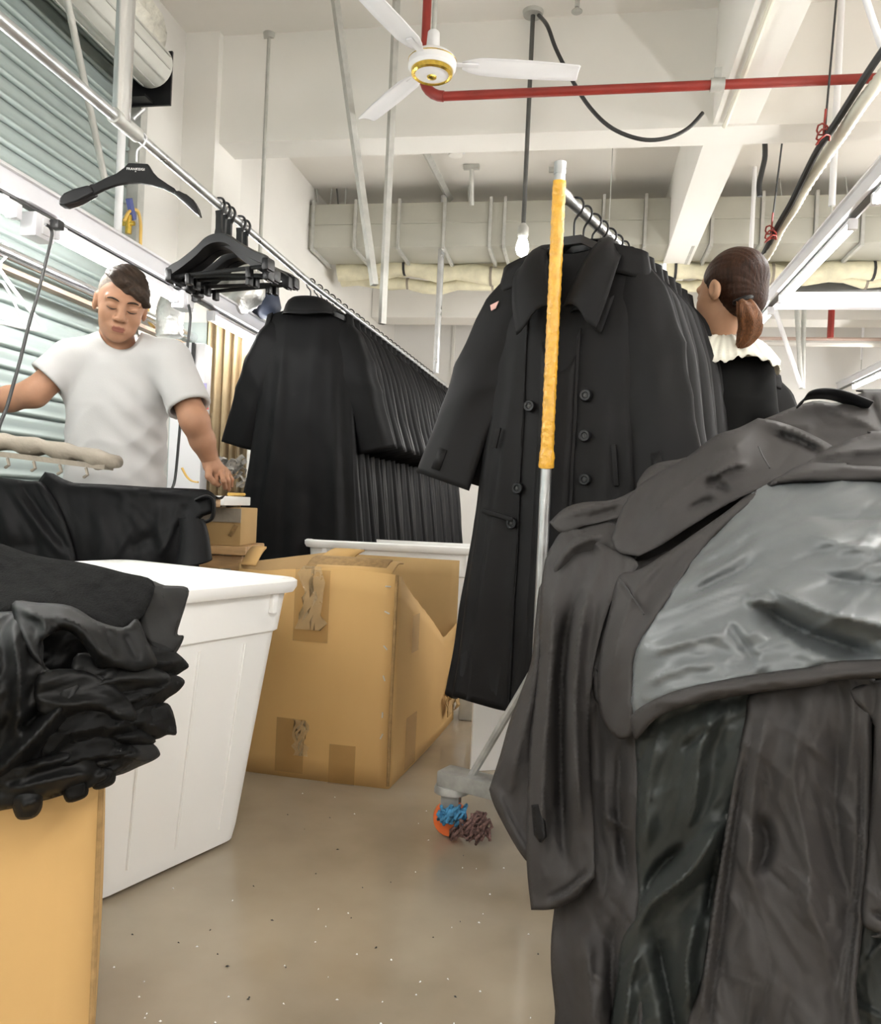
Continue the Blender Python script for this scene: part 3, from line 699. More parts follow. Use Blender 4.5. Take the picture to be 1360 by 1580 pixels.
def dress_front(t, seed, cm):
    """placket, buttons, pocket and labels of the coat whose front we see"""
    for x0, x1, off, v0 in ((-.060, .040, .007, .165), (.040, .048, .009, .12), (-.113, -.109, .003, .10)):
        rows = []
        for v in np.linspace(v0, 1.0, 40):
            rows.append([front_pt(x0 + (x1 - x0) * k / 5 + (.012 * v), float(v), seed, off) for k in range(6)])
        solid(obj('placket' if x1 - x0 > .05 else 'stitched_edge', MB().loft(rows, False), cm, t, sharp=None), .006, 0)
    for x, v in [(-.085, .345), (-.108, .52), (-.122, .595), (.075, .325), (.078, .41), (.085, .50)]:
        p = front_pt(x, v, seed, .010)
        bt = obj('button', MB().lathe([(.007, .005), (.009, .008), (.0145, .008), (.0165, .003), (.0165, -.004)], p, 20, (0, -1, 0)), M['black'], t)
        obj('thread_cross', MB().box(p + Vector((0, -.0055, 0)), (.007, .003, .0015)).box(p + Vector((0, -.0055, 0)), (.0015, .003, .007)), M['darksteel'], bt)
    for x, v, ang, w in [(-.165, .575, .22, .10), (.165, .46, 1.45, .11)]:
        p = front_pt(x, v, seed, .008)
        obj('pocket_welt', MB().box(p, (w, .010, .014), Matrix.Rotation(ang, 3, 'Y'), bev=.003), cm, t)
    obj('neck_label', MB().box((.015, .046, -.150), (.085, .003, .050)), M['paper_white'], t)
    p = front_pt(-.18, .40, seed, .012)
    obj('belt_loop', MB().box(p + Vector((0, -.004, 0)), (.014, .010, .06), Matrix.Rotation(.2, 3, 'Y'), bev=.003), cm, t)

# hanger used under every coat: a hook on a shaped shoulder bar
def make_hanger(name, label, m, hook_m, group=None):
    t = thing(name, label, 'hanger', (0, 0, 0), group=group)
    hk = [(.0, 0, -.085), (0, 0, -.045), (.006, 0, -.030), (.020, 0, -.015), (.024, 0, .004), (.014, 0, .020), (-.004, 0, .024), (-.018, 0, .014), (-.021, 0, .002)]
    obj('hook', MB().tube(catmull(hk, 4), .0032, 8), hook_m, t)
    up = [(-.19, -.165), (-.12, -.135), (-.06, -.105), (-.025, -.085), (.025, -.085), (.06, -.105), (.12, -.135), (.19, -.165)]
    rows = [[Vector((x, -.012, z)), Vector((x, .012, z)), Vector((x, .010, z - .022)), Vector((x, -.010, z - .022))] for x, z in up]
    obj('shoulder_bar', MB().loft(rows, True, True), m, t)
    return t

# ------------------------------------------------------------------ right rack
RD = 2.15
top = at(865, 252, RD); bot_ = Vector((top.x, top.y, .165))
rp1, rp2 = atz(874, 286, top.z - .07), atz(950, 357, top.z - .07)
rdir = (rp2 - rp1); rdir.z = 0; rdir.normalize(); rside = Vector((rdir.y, -rdir.x, 0))
ZR_R = top.z - .075
rack = thing('garment_rack', 'grey steel garment rack, its front post wrapped in yellow tape', 'rack', (top.x, top.y, 0))
zt0, zt1 = at(860, 278, RD).z, at(855, 722, RD).z
obj('post', MB().tube([top, bot_], .0150, 16), M['steel'], rack)
# spiral yellow tape
rings = []
for i in range(120):
    z = zt0 + (zt1 - zt0) * i / 119
    r = .0168 + .0014 * ((i * .33) % 1.0) + (.0030 if i > 112 else 0)
    rings.append([Vector((top.x + math.cos(a) * r * (1 + .03 * math.sin(3 * a + i)), top.y + math.sin(a) * r, z + .004 * math.sin(a))) for a in [2 * math.pi * k / 18 for k in range(18)]])
obj('tape_wrap', MB().loft(rings, True, True), M['yellow'], rack)
obj('post_cap', MB().lathe([(.0165, -.03), (.0165, .002), (.010, .004)], top, 16), M['steel'], rack)
pend = Vector((top.x, top.y, ZR_R)) + rdir * .95
obj('rail', MB().tube([Vector((top.x, top.y, ZR_R)), pend], .0145, 16), M['steel'], rack)
obj('rail_socket', MB().tube([Vector((top.x, top.y, ZR_R)), Vector((top.x, top.y, ZR_R)) + rdir * .055], .0185, 14), M['steel'], rack)
obj('post', MB().tube([pend + Vector((0, 0, .07)), Vector((pend.x, pend.y, .165))], .0150, 14), M['steel'], rack)
for bp_ in (bot_, Vector((pend.x, pend.y, .165))):
    l, r_ = bp_ - rside * .245, bp_ + rside * .245
    ang = math.atan2(rside.y, rside.x)
    l.z = r_.z = .155
    obj('foot_bar', MB().box((bp_.x, bp_.y, .165), (.55, .075, .045), Matrix.Rotation(ang, 3, 'Z'), bev=.006), M['footsteel'], rack)
    for e, s_ in ((l, 1), (r_, -1)):
        obj('brace', MB().tube([Vector((e.x, e.y, .18)) + rside * s_ * .06, Vector((bp_.x, bp_.y, .52))], .011, 8), M['footsteel'], rack)
        cs = obj('caster_fork', MB().lathe([(.045, .145), (.05, .135), (.05, .125)], (e.x, e.y, 0), 16).box((e.x, e.y + .028, .09), (.05, .006, .09)).box((e.x, e.y - .028, .09), (.05, .006, .09)), M['footsteel'], rack)
        obj('caster_wheel', MB().lathe([(.02, -.02), (.046, -.018), (.050, 0), (.046, .018), (.02, .02)], (e.x, e.y, .050), 20, (0, 1, 0)), M['orange'] if (s_ == 1 and bp_ is bot_) else M['black'], cs)
lc = bot_ - rside * .245
tb = MB()
for k in range(20):
    rs = random.Random(k); a0 = rs.uniform(0, 6.28); c0 = Vector((lc.x + .055 + rs.uniform(-.03, .05), lc.y - .03 + rs.uniform(-.03, .0), .040 + rs.uniform(-.015, .035)))
    tb.tube([c0 + Vector((math.cos(a0 + i) * .02, math.sin(a0 + i * 1.3) * .02, math.sin(i * 1.7 + a0) * .017)) for i in range(7)], .0045, 5)
obj('tangled_thread', tb, [M['thread']], rack, sharp=None)
tb = MB()
for k in range(22):
    rs = random.Random(k + 50); a0 = rs.uniform(0, 6.28); c0 = Vector((lc.x + .008 + rs.uniform(-.025, .03), lc.y - .045 + rs.uniform(-.015, .01), .075 + rs.uniform(-.018, .018)))
    tb.tube([c0 + Vector((math.cos(a0 + i) * .014, math.sin(a0 + i * 1.3) * .014, math.sin(i * 1.7 + a0) * .013)) for i in range(7)], .005, 5)
obj('blue_thread', tb, M['bluething'], rack, sharp=None)

th_r = math.atan2(-rdir.x, rdir.y)
hero = make_coat('trench_coat', 'charcoal trench coat with wide collar, front one behind the yellow pole', M['charcoal'], 21, True, (1.12, .8), None)
dress_front(hero, 21, M['charcoal'])
hang0 = make_hanger('coat_hanger', 'black hanger inside the charcoal coat behind the yellow pole', M['black'], M['black'])
p0 = Vector((top.x, top.y, ZR_R)) + rdir * .115
hero.location = p0; hero.rotation_euler = (0, 0, th_r + .04)
hang0.location = p0; hang0.rotation_euler = (0, 0, th_r + .02)
cR = [make_coat('trench_coat', 'x', M['charcoal'], s, False, (.9, .75)) for s in (31, 32)]
glr = 'charcoal coats lined up behind the front one on the yellow-posted rack'
for i in range(7):
    p = Vector((top.x, top.y, ZR_R)) + rdir * (.185 + i * .066)
    lab = 'charcoal coat in the row right behind the front coat on the yellow-posted rack'
    if i < 2: o = cR[i]; o.location = p; o.rotation_euler = (0, 0, th_r + random.uniform(-.05, .05)); o['label'] = lab; o['group'] = glr
    else: dup(cR[i % 2], p, th_r + random.uniform(-.07, .05), lab, glr)
    dup(hang0, p, th_r + random.uniform(-.25, .25), 'black hook of a hanger in the row on the yellow-posted rack', 'hangers behind the front coat on the yellow-posted rack')

# ------------------------------------------------------------------ left rail hung from the ceiling
XRL = -1.085
ra0 = atz(190, 190, ZR_L)
lx = ra0.x
lr = thing('hanging_rail', 'long steel clothes rail hung from the ceiling at the left', 'rail', (lx, 2, ZR_L))
far = atz(684, 592, ZR_L)
pA0 = atz(2, 38, ZR_L); yj = ra0.y
obj('rail', MB().tube([(lx - .02, pA0.y - 1.8, ZR_L + .0), (lx, yj + .06, ZR_L)], .0165, 16), M['steel'], lr)
mid = atz(478, 436, ZR_L)
obj('rail', MB().tube([(lx, yj - .02, ZR_L), (mid.x, mid.y, ZR_L), (far.x, far.y, ZR_L), (far.x + .05, far.y + 1.0, ZR_L)], .0150, 16), M['steel'], lr)
obj('coupling', MB().tube([(lx, yj - .05, ZR_L), (lx, yj + .075, ZR_L)], .0225, 16), M['greysteel'], lr)
cpt = at(190, 190, (Vector((lx, yj, ZR_L)) - EYE).dot(FWD))
obj('drop_tube', MB().tube([(lx, yj - .01, ZR_L), (lx, yj - .01, CEIL)], .026, 18), M['chrome'], lr)
obj('drop_flange', MB().lathe([(.06, -.012), (.06, 0)], (lx, yj - .01, CEIL)), M['steel'], lr)
obj('thumb_screw', MB().tube([(lx + .02, yj + .02, ZR_L + .02), (lx + .05, yj + .03, ZR_L + .055)], .006, 8), M['steel'], lr)
def rail_pt(y):
    Y = [pA0.y - 1.8, yj, mid.y, far.y, far.y + 1]; X = [lx - .02, lx, mid.x, far.x, far.x + .05]
    return Vector((float(np.interp(y, Y, X)), y, ZR_L))
# the empty display hanger with white print
hp_ = rail_pt(atz(219, 214, ZR_L).y)
dh = thing('display_hanger', 'empty broad black hanger with white print hanging alone on the rail', 'hanger', hp_, )
dhd = (hp_ - EYE).dot(FWD); sc_ = dhd / FPX
ux, uz = RGT.copy(), UPV.copy(); ux.z = 0; ux.normalize(); uz = Vector((0, 0, 1)); uy = uz.cross(ux)
cxp, czp = 217, 212
outl = [(200, 251), (230, 251), (238, 263), (246, 271), (262, 281), (273, 287), (275, 291), (279, 290), (292, 296), (303, 304), (309, 314), (313, 327), (305, 323), (288, 308), (272, 296), (255, 288), (236, 283), (219, 281), (200, 282), (182, 286), (165, 293), (145, 304), (125, 315), (106, 322), (96, 321), (98, 311), (104, 303), (118, 296), (140, 289), (144, 286), (148, 286), (165, 276), (182, 268), (193, 259)]
poly = [((x - cxp) * sc_, -(y - czp) * sc_) for x, y in outl]
bm_ = MB().prism(poly, .016, hp_, ux, uz, uy)
bo = obj('body', bm_, M['black'], dh, smooth=False); md = bo.modifiers.new('bev', 'BEVEL'); md.width = .004; md.segments = 2; md.limit_method = 'ANGLE'
for side in (0, 1):
    q = [(x, y) for x, y in ([(98, 311), (104, 303), (118, 296), (140, 289), (146, 291), (150, 300), (125, 315), (106, 322), (96, 321)] if side == 0 else [(275, 291), (292, 296), (303, 304), (309, 314), (313, 327), (305, 323), (288, 308), (272, 296)])]
    s_ = obj('shoulder_pad', MB().prism([((x - cxp) * sc_, -(y - czp) * sc_) for x, y in q], .042, hp_ + uy * .006, ux, uz, uy), M['black'], dh, smooth=False)
    md = s_.modifiers.new('bev', 'BEVEL'); md.width = .007; md.segments = 3; md.limit_method = 'ANGLE'
hk = [(215, 252), (215, 236), (218, 231), (224, 226), (227, 219), (226, 211), (222, 205), (216, 203)]
obj('hook', MB().tube(catmull([hp_ + ux * ((x - cxp) * sc_) + uz * (-(y - czp) * sc_) + uy * (-.018 if i < 5 else -.006 + .006 * (i - 5)) for i, (x, y) in enumerate(hk)], 5), .0027, 8), M['whitemetal'], dh)
def text_mesh(name, txt, size, org, parent, m, rotm, extr=.0006, spacing=1.0):
    cu = bpy.data.curves.new(name, 'FONT'); cu.body = txt; cu.size = size; cu.align_x = 'CENTER'; cu.align_y = 'CENTER'; cu.extrude = extr; cu.space_character = spacing
    to = bpy.data.objects.new(name + '_tmp', cu); COL.objects.link(to)
    me = bpy.data.meshes.new_from_object(to.evaluated_get(bpy.context.evaluated_depsgraph_get()))
    bpy.data.objects.remove(to)
    off = LOC[parent.name] if parent else Vector((0, 0, 0))
    me.transform(Matrix.Translation(Vector(org) - off) @ rotm.to_4x4())
    me.materials.clear(); me.materials.append(m)
    o = bpy.data.objects.new(name, me); COL.objects.link(o); o.parent = parent
    return o
Rt = Matrix((ux, uz, -uy)).transposed()
text_mesh('printed_lettering', 'FRANKEIGI', 4.2 * sc_ * 1.25, hp_ + ux * ((212 - cxp) * sc_) + uz * (-(261 - czp) * sc_) - uy * .0088, dh, M['whitetext'], Rt, spacing=1.12)
text_mesh('printed_mark', 'H', 2.4 * sc_, hp_ + ux * ((212 - cxp) * sc_) + uz * (-(264.6 - czp) * sc_) - uy * .0088, dh, M['whitetext'], Rt)

# black clip hangers bunched on the rail
def clip_hanger():
    t = thing('clip_hanger', 'x', 'hanger', (0, 0, 0))
    neck = [[Vector((x, y, z)) for x, y in ((-w, -.006), (w, -.006), (w, .006), (-w, .006))] for w, z in ((.020, -.12), (.012, -.085), (.011, -.04), (.013, -.02))]
    obj('neck', MB().loft([[Vector(p) for p in r] for r in neck], True, True), M['black'], t)
    hook = catmull([(.010, 0, -.035), (.020, 0, -.015), (.024, 0, .004), (.014, 0, .022), (-.006, 0, .026), (-.02, 0, .014)], 4)
    obj('hook', MB().tube(hook, .006, 8, flat=.8), M['black'], t)
    arch = catmull([(-.215, 0, -.235), (-.205, 0, -.212), (-.15, 0, -.185), (-.09, 0, -.150), (-.045, 0, -.118), (0, 0, -.108), (.045, 0, -.118), (.09, 0, -.150), (.15, 0, -.185), (.205, 0, -.212), (.215, 0, -.235)], 4)
    rows = [[p + Vector((0, -.022, -.003)), p + Vector((0, .0, .004)), p + Vector((0, .022, -.003)), p + Vector((0, .02, -.034)), p + Vector((0, -.02, -.034))] for p in arch]
    obj('shoulder', MB().loft(rows, True, True), M['black'], t)
    obj('bar', MB().tube([(-.21, 0, -.245), (.21, 0, -.245)], .008, 8), M['black'], t)
    for sx in (-1, 1):
        obj('clip', MB().box((sx * .13, 0, -.262), (.018, .03, .04), bev=.004), M['black'], t)
        obj('tip', MB().box((sx * .208, 0, -.242), (.03, .05, .045), bev=.009), M['black'], t)
    return t
ch = clip_hanger()
hl = ['foremost black clip hanger of the bunch on the left rail', 'second black clip hanger of the bunch on the left rail', 'third black clip hanger of the bunch on the left rail', 'fourth black clip hanger of the bunch on the left rail', 'rearmost black clip hanger of the bunch, next to the coats']
yb0 = atz(335, 312, ZR_L).y
for i in range(5):
    p = rail_pt(yb0 + .03 + i * .045 + (.05 if i > 2 else 0)); rz = random.uniform(-.10, .14) - .10
    if i == 0: ch.location = p; ch.rotation_euler = (0, random.uniform(-.06, .06), rz); ch['label'] = hl[0]; ch['group'] = 'black clip hangers on the left rail'
    else: dup(ch, p, rz, hl[i], 'black clip hangers on the left rail', ry=random.uniform(-.07, .07))
# black coats on the left rail, seen from the back
cL = [make_coat('trench_coat', 'black trench coat seen from the back, first on the left rail', M['blackcoat'], 41, True, (1.0, .95)),
      make_coat('trench_coat', 'x', M['blackcoat'], 42, False, (.9, .7)), make_coat('trench_coat', 'x', M['blackcoat'], 43, False, (1.0, .85)), make_coat('trench_coat', 'x', M['blackcoat'], 44, False, (.95, 1.0))]
yy = mid.y + .02
gl = 'black coats packed along the left rail'
for i in range(27):
    p = rail_pt(yy); rz = math.pi + random.uniform(-.06, .06)
    lab = 'black trench coat packed in the row behind the first one on the left rail'
    if i == 0: cL[0].location = p; cL[0].rotation_euler = (0, 0, math.pi + .02)
    elif i < 4: o = cL[i]; o.location = p; o.rotation_euler = (0, 0, rz); o['label'] = lab; o['group'] = gl
    else: dup(cL[1 + i % 3], p, rz, lab, gl)
    dup(hang0, p, math.pi + random.uniform(-.2, .2), 'black hook of a hanger in the coat row on the left rail', 'hangers in the coat row on the left rail')
    yy += .105 if i == 0 else random.uniform(.085, .115)

for o in list(COL.objects):
    if o.get('group') == gl or o is cL[0]: o.scale = (1.05, 1.05, 1.05)

# a further rack of grey coats beyond the woman
gp = at(1128, 560, 3.45); gz = 1.66
g3 = thing('garment_rack', 'low steel garment rack with grey coats beyond the woman', 'rack', (gp.x, gp.y, 0))
ga, gb = Vector((gp.x, gp.y - .12, gz)), Vector((gp.x + .05, gp.y + .75, gz))
obj('rail', MB().tube([ga, gb], .014, 12), M['steel'], g3)
for q in (ga, gb):
    obj('post', MB().tube([q, Vector((q.x, q.y, .02))], .014, 12), M['steel'], g3); obj('foot_bar', MB().box((q.x, q.y, .03), (.5, .05, .04)), M['footsteel'], g3)
for i in range(6):
    p = ga.lerp(gb, .1 + i * .13)
    dup(cR[i % 2], p, random.uniform(-.05, .05), 'grey coat on the low rack beyond the woman', 'coats on the low rack beyond the woman').scale = (.92, .92, .80)
pk = front_pt(-.215, .06, 21, .02)
obj('pink_tag', MB().prism([(0, 0), (.026, .010), (.018, -.010), (.004, -.016)], .003, pk + Vector((-.015, -.012, -.03)), (1, 0, 0), (0, 0, 1), (0, 1, 0)), mat('pink_tag', (.75, .45, .40), .6), hero)
# ================================================================== bins, cartons, table
def frame2(k, e1):                              # ground frame from a corner and a direction (camera metres)
    a = Vector((e1[0], e1[1], 0)).normalized(); b = Vector((-a.y, a.x, 0)); return a, b
def rrect(cx_, cy_, hx, hy, r, z, ex, ey, n=6):
    out = []
    for sx, sy, a0 in ((1, 1, 0), (-1, 1, 90), (-1, -1, 180), (1, -1, 270)):
        for k in range(n + 1):
            a = math.radians(a0 + 90 * k / n)
            x = cx_ + sx * (hx - r) + math.cos(a) * r; y = cy_ + sy * (hy - r) + math.sin(a) * r
            out.append(ex * x + ey * y + Vector((0, 0, z)))
    return out
def plastic_bin(label, org, ex, ey, lx_, ly_, h, taper=.055, group=None):
    """open tapered tub; org = ground point under the tub's centre"""
    t = thing('plastic_bin', label, 'bin', (org.x, org.y, 0), group=group)
    R = lambda dx, z, rad: [org + p for p in rrect(0, 0, lx_ / 2 - dx, ly_ / 2 - dx, rad, z, ex, ey)]
    tp = lambda z: taper * (1 - z / h)
    zs = h * .80
    rows = [R(tp(0) + .02, .004, .04), R(tp(.02) + .004, .012, .05), R(tp(.05), .045, .055), R(tp(h * .4), h * .4, .055), R(tp(zs) , zs - .002, .055), R(tp(zs) - .008, zs + .004, .055), R(tp(h - .04) - .008, h - .04, .055),
            R(-.022, h - .036, .06), R(-.030, h - .022, .065), R(-.030, h - .006, .065), R(-.022, h, .06), R(.0, h, .055), R(.014, h - .012, .05), R(tp(h * .4) + .014, h * .4, .05), R(tp(.05) + .014, .06, .05), R(tp(0) + .12, .05, .05)]
    obj('tub', MB().loft(rows, True, True), M['bin'], t, sharp=45)
    for sx in (-1, 1):                           # lugs under the rim
        for ax_, hw, other in ((ex, lx_ / 2, ey), (ey, ly_ / 2, ex)):
            for s2 in (-1, 1):
                w2 = (ly_ if ax_ is ex else lx_) / 2
                c = org + ax_ * (sx * (hw - .002)) + other * (s2 * (w2 - .075)) + Vector((0, 0, h - .062))
                obj('rim_lug', MB().box(c, (.03, .022, .055), Matrix((ax_, other, Vector((0, 0, 1)))).transposed(), bev=.004), M['bin'], t)
    # shallow vertical ribs
    for k in range(3):
        for sgn in (-1, 1):
            x = (-.5 + (k + 1) / 4) * ly_
            a = org + ex * (sgn * (lx_ / 2 - tp(zs) + .0005)) + ey * x + Vector((0, 0, zs - .02)); b = org + ex * (sgn * (lx_ / 2 - tp(.06) + .0005)) + ey * (x * .93) + Vector((0, 0, .06))
            obj('rib', MB().tube([a, b], .004, 6), M['bin'], t)
            x = (-.5 + (k + 1) / 4) * lx_
            a = org + ey * (sgn * (ly_ / 2 - tp(zs) + .0005)) + ex * x + Vector((0, 0, zs - .02)); b = org + ey * (sgn * (ly_ / 2 - tp(.06) + .0005)) + ex * (x * .93) + Vector((0, 0, .06))
            obj('rib', MB().tube([a, b], .004, 6), M['bin'], t)
    return t
def W2(v): return _r0 * v[0] + _f0 * v[1]          # camera ground vector -> room vector
BH = .715
K = atz(450, 897, BH - .01); K.z = 0
e1 = W2((-.50, -.866)).normalized(); e2 = W2((-.866, .50)).normalized()
L1, L2_ = .62, .68
plastic_bin('large white plastic bin in front, left of the big carton', K + e1 * (L1 / 2) + e2 * (L2_ / 2), e1, e2, L1, L2_, BH, .075)
K2 = atz(478, 832, .742); K2.z = 0
ex2 = W2((.995, -.06)).normalized(); ey2 = Vector((-ex2.y, ex2.x, 0))
plastic_bin('white plastic bin standing behind the big carton', K2 + ex2 * .42 + ey2 * .15, ex2, ey2, .84, .30, .742, .05)

# ---- the big carton, open, its right side sagging
CH = .70
kc = atz(599, 1217, 0.0)
f1 = W2((-.975, .22)).normalized(); f2 = W2((.24, .97)).normalized()
cw_, cd_ = .56, .93
def carton_panel(a, b, ztop, zbot=0.0, n=14, bow=.0, nrm=None, jag=0.0, seed=0):
    """upright board from ground point a to b; ztop is a function of t"""
    rs = random.Random(seed); rows = []
    m = 10
    for i in range(n + 1):
        t = i / n; p = a.lerp(b, t); zt_ = ztop(t) + (rs.uniform(-jag, jag) if jag else 0)
        rows.append([p + (nrm or Vector()) * (bow * math.sin(math.pi * t) * math.sin(math.pi * min(1, (j / m) * .9 + .1)) ) + Vector((0, 0, zbot + (zt_ - zbot) * j / m)) for j in range(m + 1)])
    return MB().loft(rows, False)
bx = thing('cardboard_carton', 'large open brown carton in the middle with a sagging torn right side', 'carton', kc)
A, B, C_, D = kc, kc + f1 * cw_, kc + f1 * cw_ + f2 * cd_, kc + f2 * cd_
o = obj('front_panel', carton_panel(A, B, lambda t: CH + .012 * math.sin(5 * t) - .004, bow=.012, nrm=-f2, jag=.003), M['carton'], bx, sharp=None); solid(o, .007, 0)
o = obj('side_panel', carton_panel(A, D, lambda t: float(np.interp(t, [0, .04, .10, .55, .70, .74, .86, 1], [.695, .69, .655, .475, .405, .39, .40, .42])), bow=.02, nrm=-f1, n=26, jag=.002, seed=3), M['carton'], bx, sharp=None); solid(o, .007, 0)
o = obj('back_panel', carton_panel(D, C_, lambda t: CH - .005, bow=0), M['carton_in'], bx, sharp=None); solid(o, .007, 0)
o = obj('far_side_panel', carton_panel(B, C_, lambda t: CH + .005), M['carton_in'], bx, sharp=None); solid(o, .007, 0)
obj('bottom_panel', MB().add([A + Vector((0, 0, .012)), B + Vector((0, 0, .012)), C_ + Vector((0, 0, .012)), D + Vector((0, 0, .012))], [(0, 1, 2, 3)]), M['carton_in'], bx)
def flap(a, b, into, dz, m=M['carton'], n=6, name='flap', curl=.0):
    rows = []
    for j in range(n + 1):
        s = j / n; w = .02 * s
        rows.append([a.lerp(b, w) + into * s + Vector((0, 0, dz * s + curl * math.sin(s * 2.6))), a.lerp(b, .5) + into * s + Vector((0, 0, dz * s + curl * 1.2 * math.sin(s * 2.6))), a.lerp(b, 1 - w) + into * s + Vector((0, 0, dz * s + curl * math.sin(s * 2.6)))])
    o = obj(name, MB().loft(rows, False), m, bx, sharp=None); return solid(o, .007, 0)
zt3 = Vector((0, 0, CH))
flap(A + f1 * .02 + zt3, A + f1 * .29 + zt3, f2 * .20 + f1 * .015, .012, M['carton'], curl=.02)
flap(A + f1 * .05 + zt3 + f2 * .02, A + f1 * .33 + zt3 + f2 * .02, f2 * .10, .028, M['cartonedge'], curl=.015)
flap(B - f1 * .06 + zt3, B - f1 * .005 + zt3, f2 * .12 + f1 * .02, .05, M['carton'], curl=.01)
flap(A + f1 * .26 + f2 * .22 + zt3, A + f1 * .38 + f2 * .22 + zt3, f2 * .06 - f1 * .05, .05, M['carton'], curl=.01)
# torn bits at the lower back corner
rs = random.Random(5); tmb = MB()
for k in range(9):
    tmb = MB()
    c = D - f2 * rs.uniform(.02, .30) - f1 * rs.uniform(.008, .03) + Vector((0, 0, rs.uniform(.06, .24)))
    s = rs.uniform(.02, .05); q = [c + f2 * (math.cos(a) * s * rs.uniform(.5, 1)) + Vector((0, 0, math.sin(a) * s * rs.uniform(.5, 1))) - f1 * rs.uniform(0, .025) for a in [0, 1.1, 2.2, 3.4, 4.6, 5.5]]
    tmb.add(q, [(0, 1, 2, 3, 4, 5)])
    solid(obj('torn_scrap', tmb, M['carton_in'], bx, smooth=False), .004, 0)
# tapes and crushed marks on the front
def decal(name, t0, t1, z0, z1, m, off=.010, wob=.0, seed=0):
    rs = random.Random(seed); rows = []
    for i in range(9):
        t = t0 + (t1 - t0) * i / 8
        rows.append([A + f1 * (cw_ * (t + wob * rs.uniform(-1, 1))) - f2 * (off + .012 * math.sin(math.pi * t) + rs.uniform(0, wob * .08)) + Vector((0, 0, z0 + (z1 - z0) * j / 8)) for j in range(9)])
    obj(name, MB().loft(rows, False), m, bx, sharp=None)
decal('brown_tape', .40, .62, .46, .70, M['browntape'], .007)
decal('clear_tape', .43, .58, .50, .712, M['tape'], .010, .03, 2)
decal('brown_tape', .52, .70, .02, .20, M['browntape'], .007)
decal('brown_tape', .20, .36, .0, .13, M['browntape'], .007)
decal('clear_tape', .50, .58, .08, .20, M['tape'], .010, .02, 4)
for k, z in enumerate((.66, .575, .46, .36, .24, .17)):
    p = A + f1 * .028 - f2 * .007 + Vector((0, 0, z))
    obj('staple', MB().box(p, (.018, .004, .004), Matrix.Rotation(.4 * k, 3, 'Y')), M['greysteel'], bx)
obj('corner_edge', MB().tube([A + Vector((0, 0, .01)) - f2 * .004, A + Vector((0, 0, .2)) - f2 * .009, A + Vector((0, 0, .45)) - f2 * .006, A + Vector((0, 0, .70)) - f2 * .004], .0055, 8), M['cartonedge'], bx)
bs = [A + f2 * (cd_ * (t)) for t in (.10, .20)]
side_tape = [[A + f2 * (cd_ * t) - f1 * (-.010 - .0) * 0 + (-f1) * (.007 + .02 * math.sin(math.pi * t)) + Vector((0, 0, z)) for t in (.14, .18, .22, .26)] for z in (.02, .08, .14, .20)]
obj('brown_tape', MB().loft(side_tape, False), M['browntape'], bx)
side_tape = [[A + f2 * (cd_ * t) + (-f1) * (.009 + .02 * math.sin(math.pi * t) * .9) + Vector((0, 0, z)) for t in (.16, .20, .24)] for z in (.42, .48, .55)]
obj('brown_tape', MB().loft(side_tape, False), M['browntape'], bx)

# ---- carton at the lower left
kd = 1.22
q0 = at(152, 1300, kd); q0.z = 0
g1, g2 = W2((-1, -.40)).normalized(), W2((-.40, 1)).normalized()
nc = thing('cardboard_carton', 'brown carton at the lower left under the black garments', 'carton', q0)
nh = at(158, 1228, kd).z + .03; nw, nd = .70, .42
A2, B2, C2, D2 = q0, q0 + g1 * nw, q0 + g1 * nw + g2 * nd, q0 + g2 * nd
for nm, a, b, nrm in (('front_panel', A2, B2, -g2), ('side_panel', A2, D2, -g1), ('back_panel', D2, C2, g2), ('side_panel', B2, C2, g1)):
    solid(obj(nm, carton_panel(a, b, lambda t: nh, bow=.006, nrm=nrm), M['carton'], nc, sharp=None), .007, 0)
obj('top_panel', MB().add([p + Vector((0, 0, nh - .01)) for p in (A2, B2, C2, D2)], [(0, 1, 2, 3)]), M['carton'], nc)
obj('corner_edge', MB().tube([A2 + Vector((0, 0, .01)), A2 + Vector((0, 0, nh))], .005, 8), M['cartonedge'], nc)

# ---- white board leaning behind the rack foot
p = atz(742, 1193, 0.0); w_ = W2((.96, .28)).normalized(); wn = Vector((-w_.y, w_.x, 0))
wb = thing('white_board', 'white flat board standing on the floor behind the rack foot', 'board', p)
obj('board', MB().box(p + w_ * .20 + wn * .03 + Vector((0, 0, .24)), (.46, .014, .48), Matrix((w_, wn, Vector((0, 0, 1)))).transposed(), bev=.003), M['paper_white'], wb)
obj('screw_head', MB().lathe([(.006, 0), (.005, .004)], p + w_ * .075 + wn * .022 + Vector((0, 0, .22)), 10, -wn), M['darksteel'], wb)
obj('support_rod', MB().tube([p + w_ * (-.02) + wn * .0 + Vector((0, 0, .36)), p + w_ * .04 + wn * .0 + Vector((0, 0, .50))], .010, 8), M['greysteel'], wb)
# ---- grey machine leg further back
p = atz(725, 1112, 0)
ml = thing('machine_stand', 'dark grey machine foot on the floor beyond the big carton', 'machine', p)
obj('foot', MB().box(p + Vector((.03, .05, .05)), (.16, .12, .10), bev=.01), M['greysteel'], ml)
obj('column', MB().box(p + Vector((.03, .05, .40)), (.09, .09, .62), bev=.01), M['greysteel'], ml)

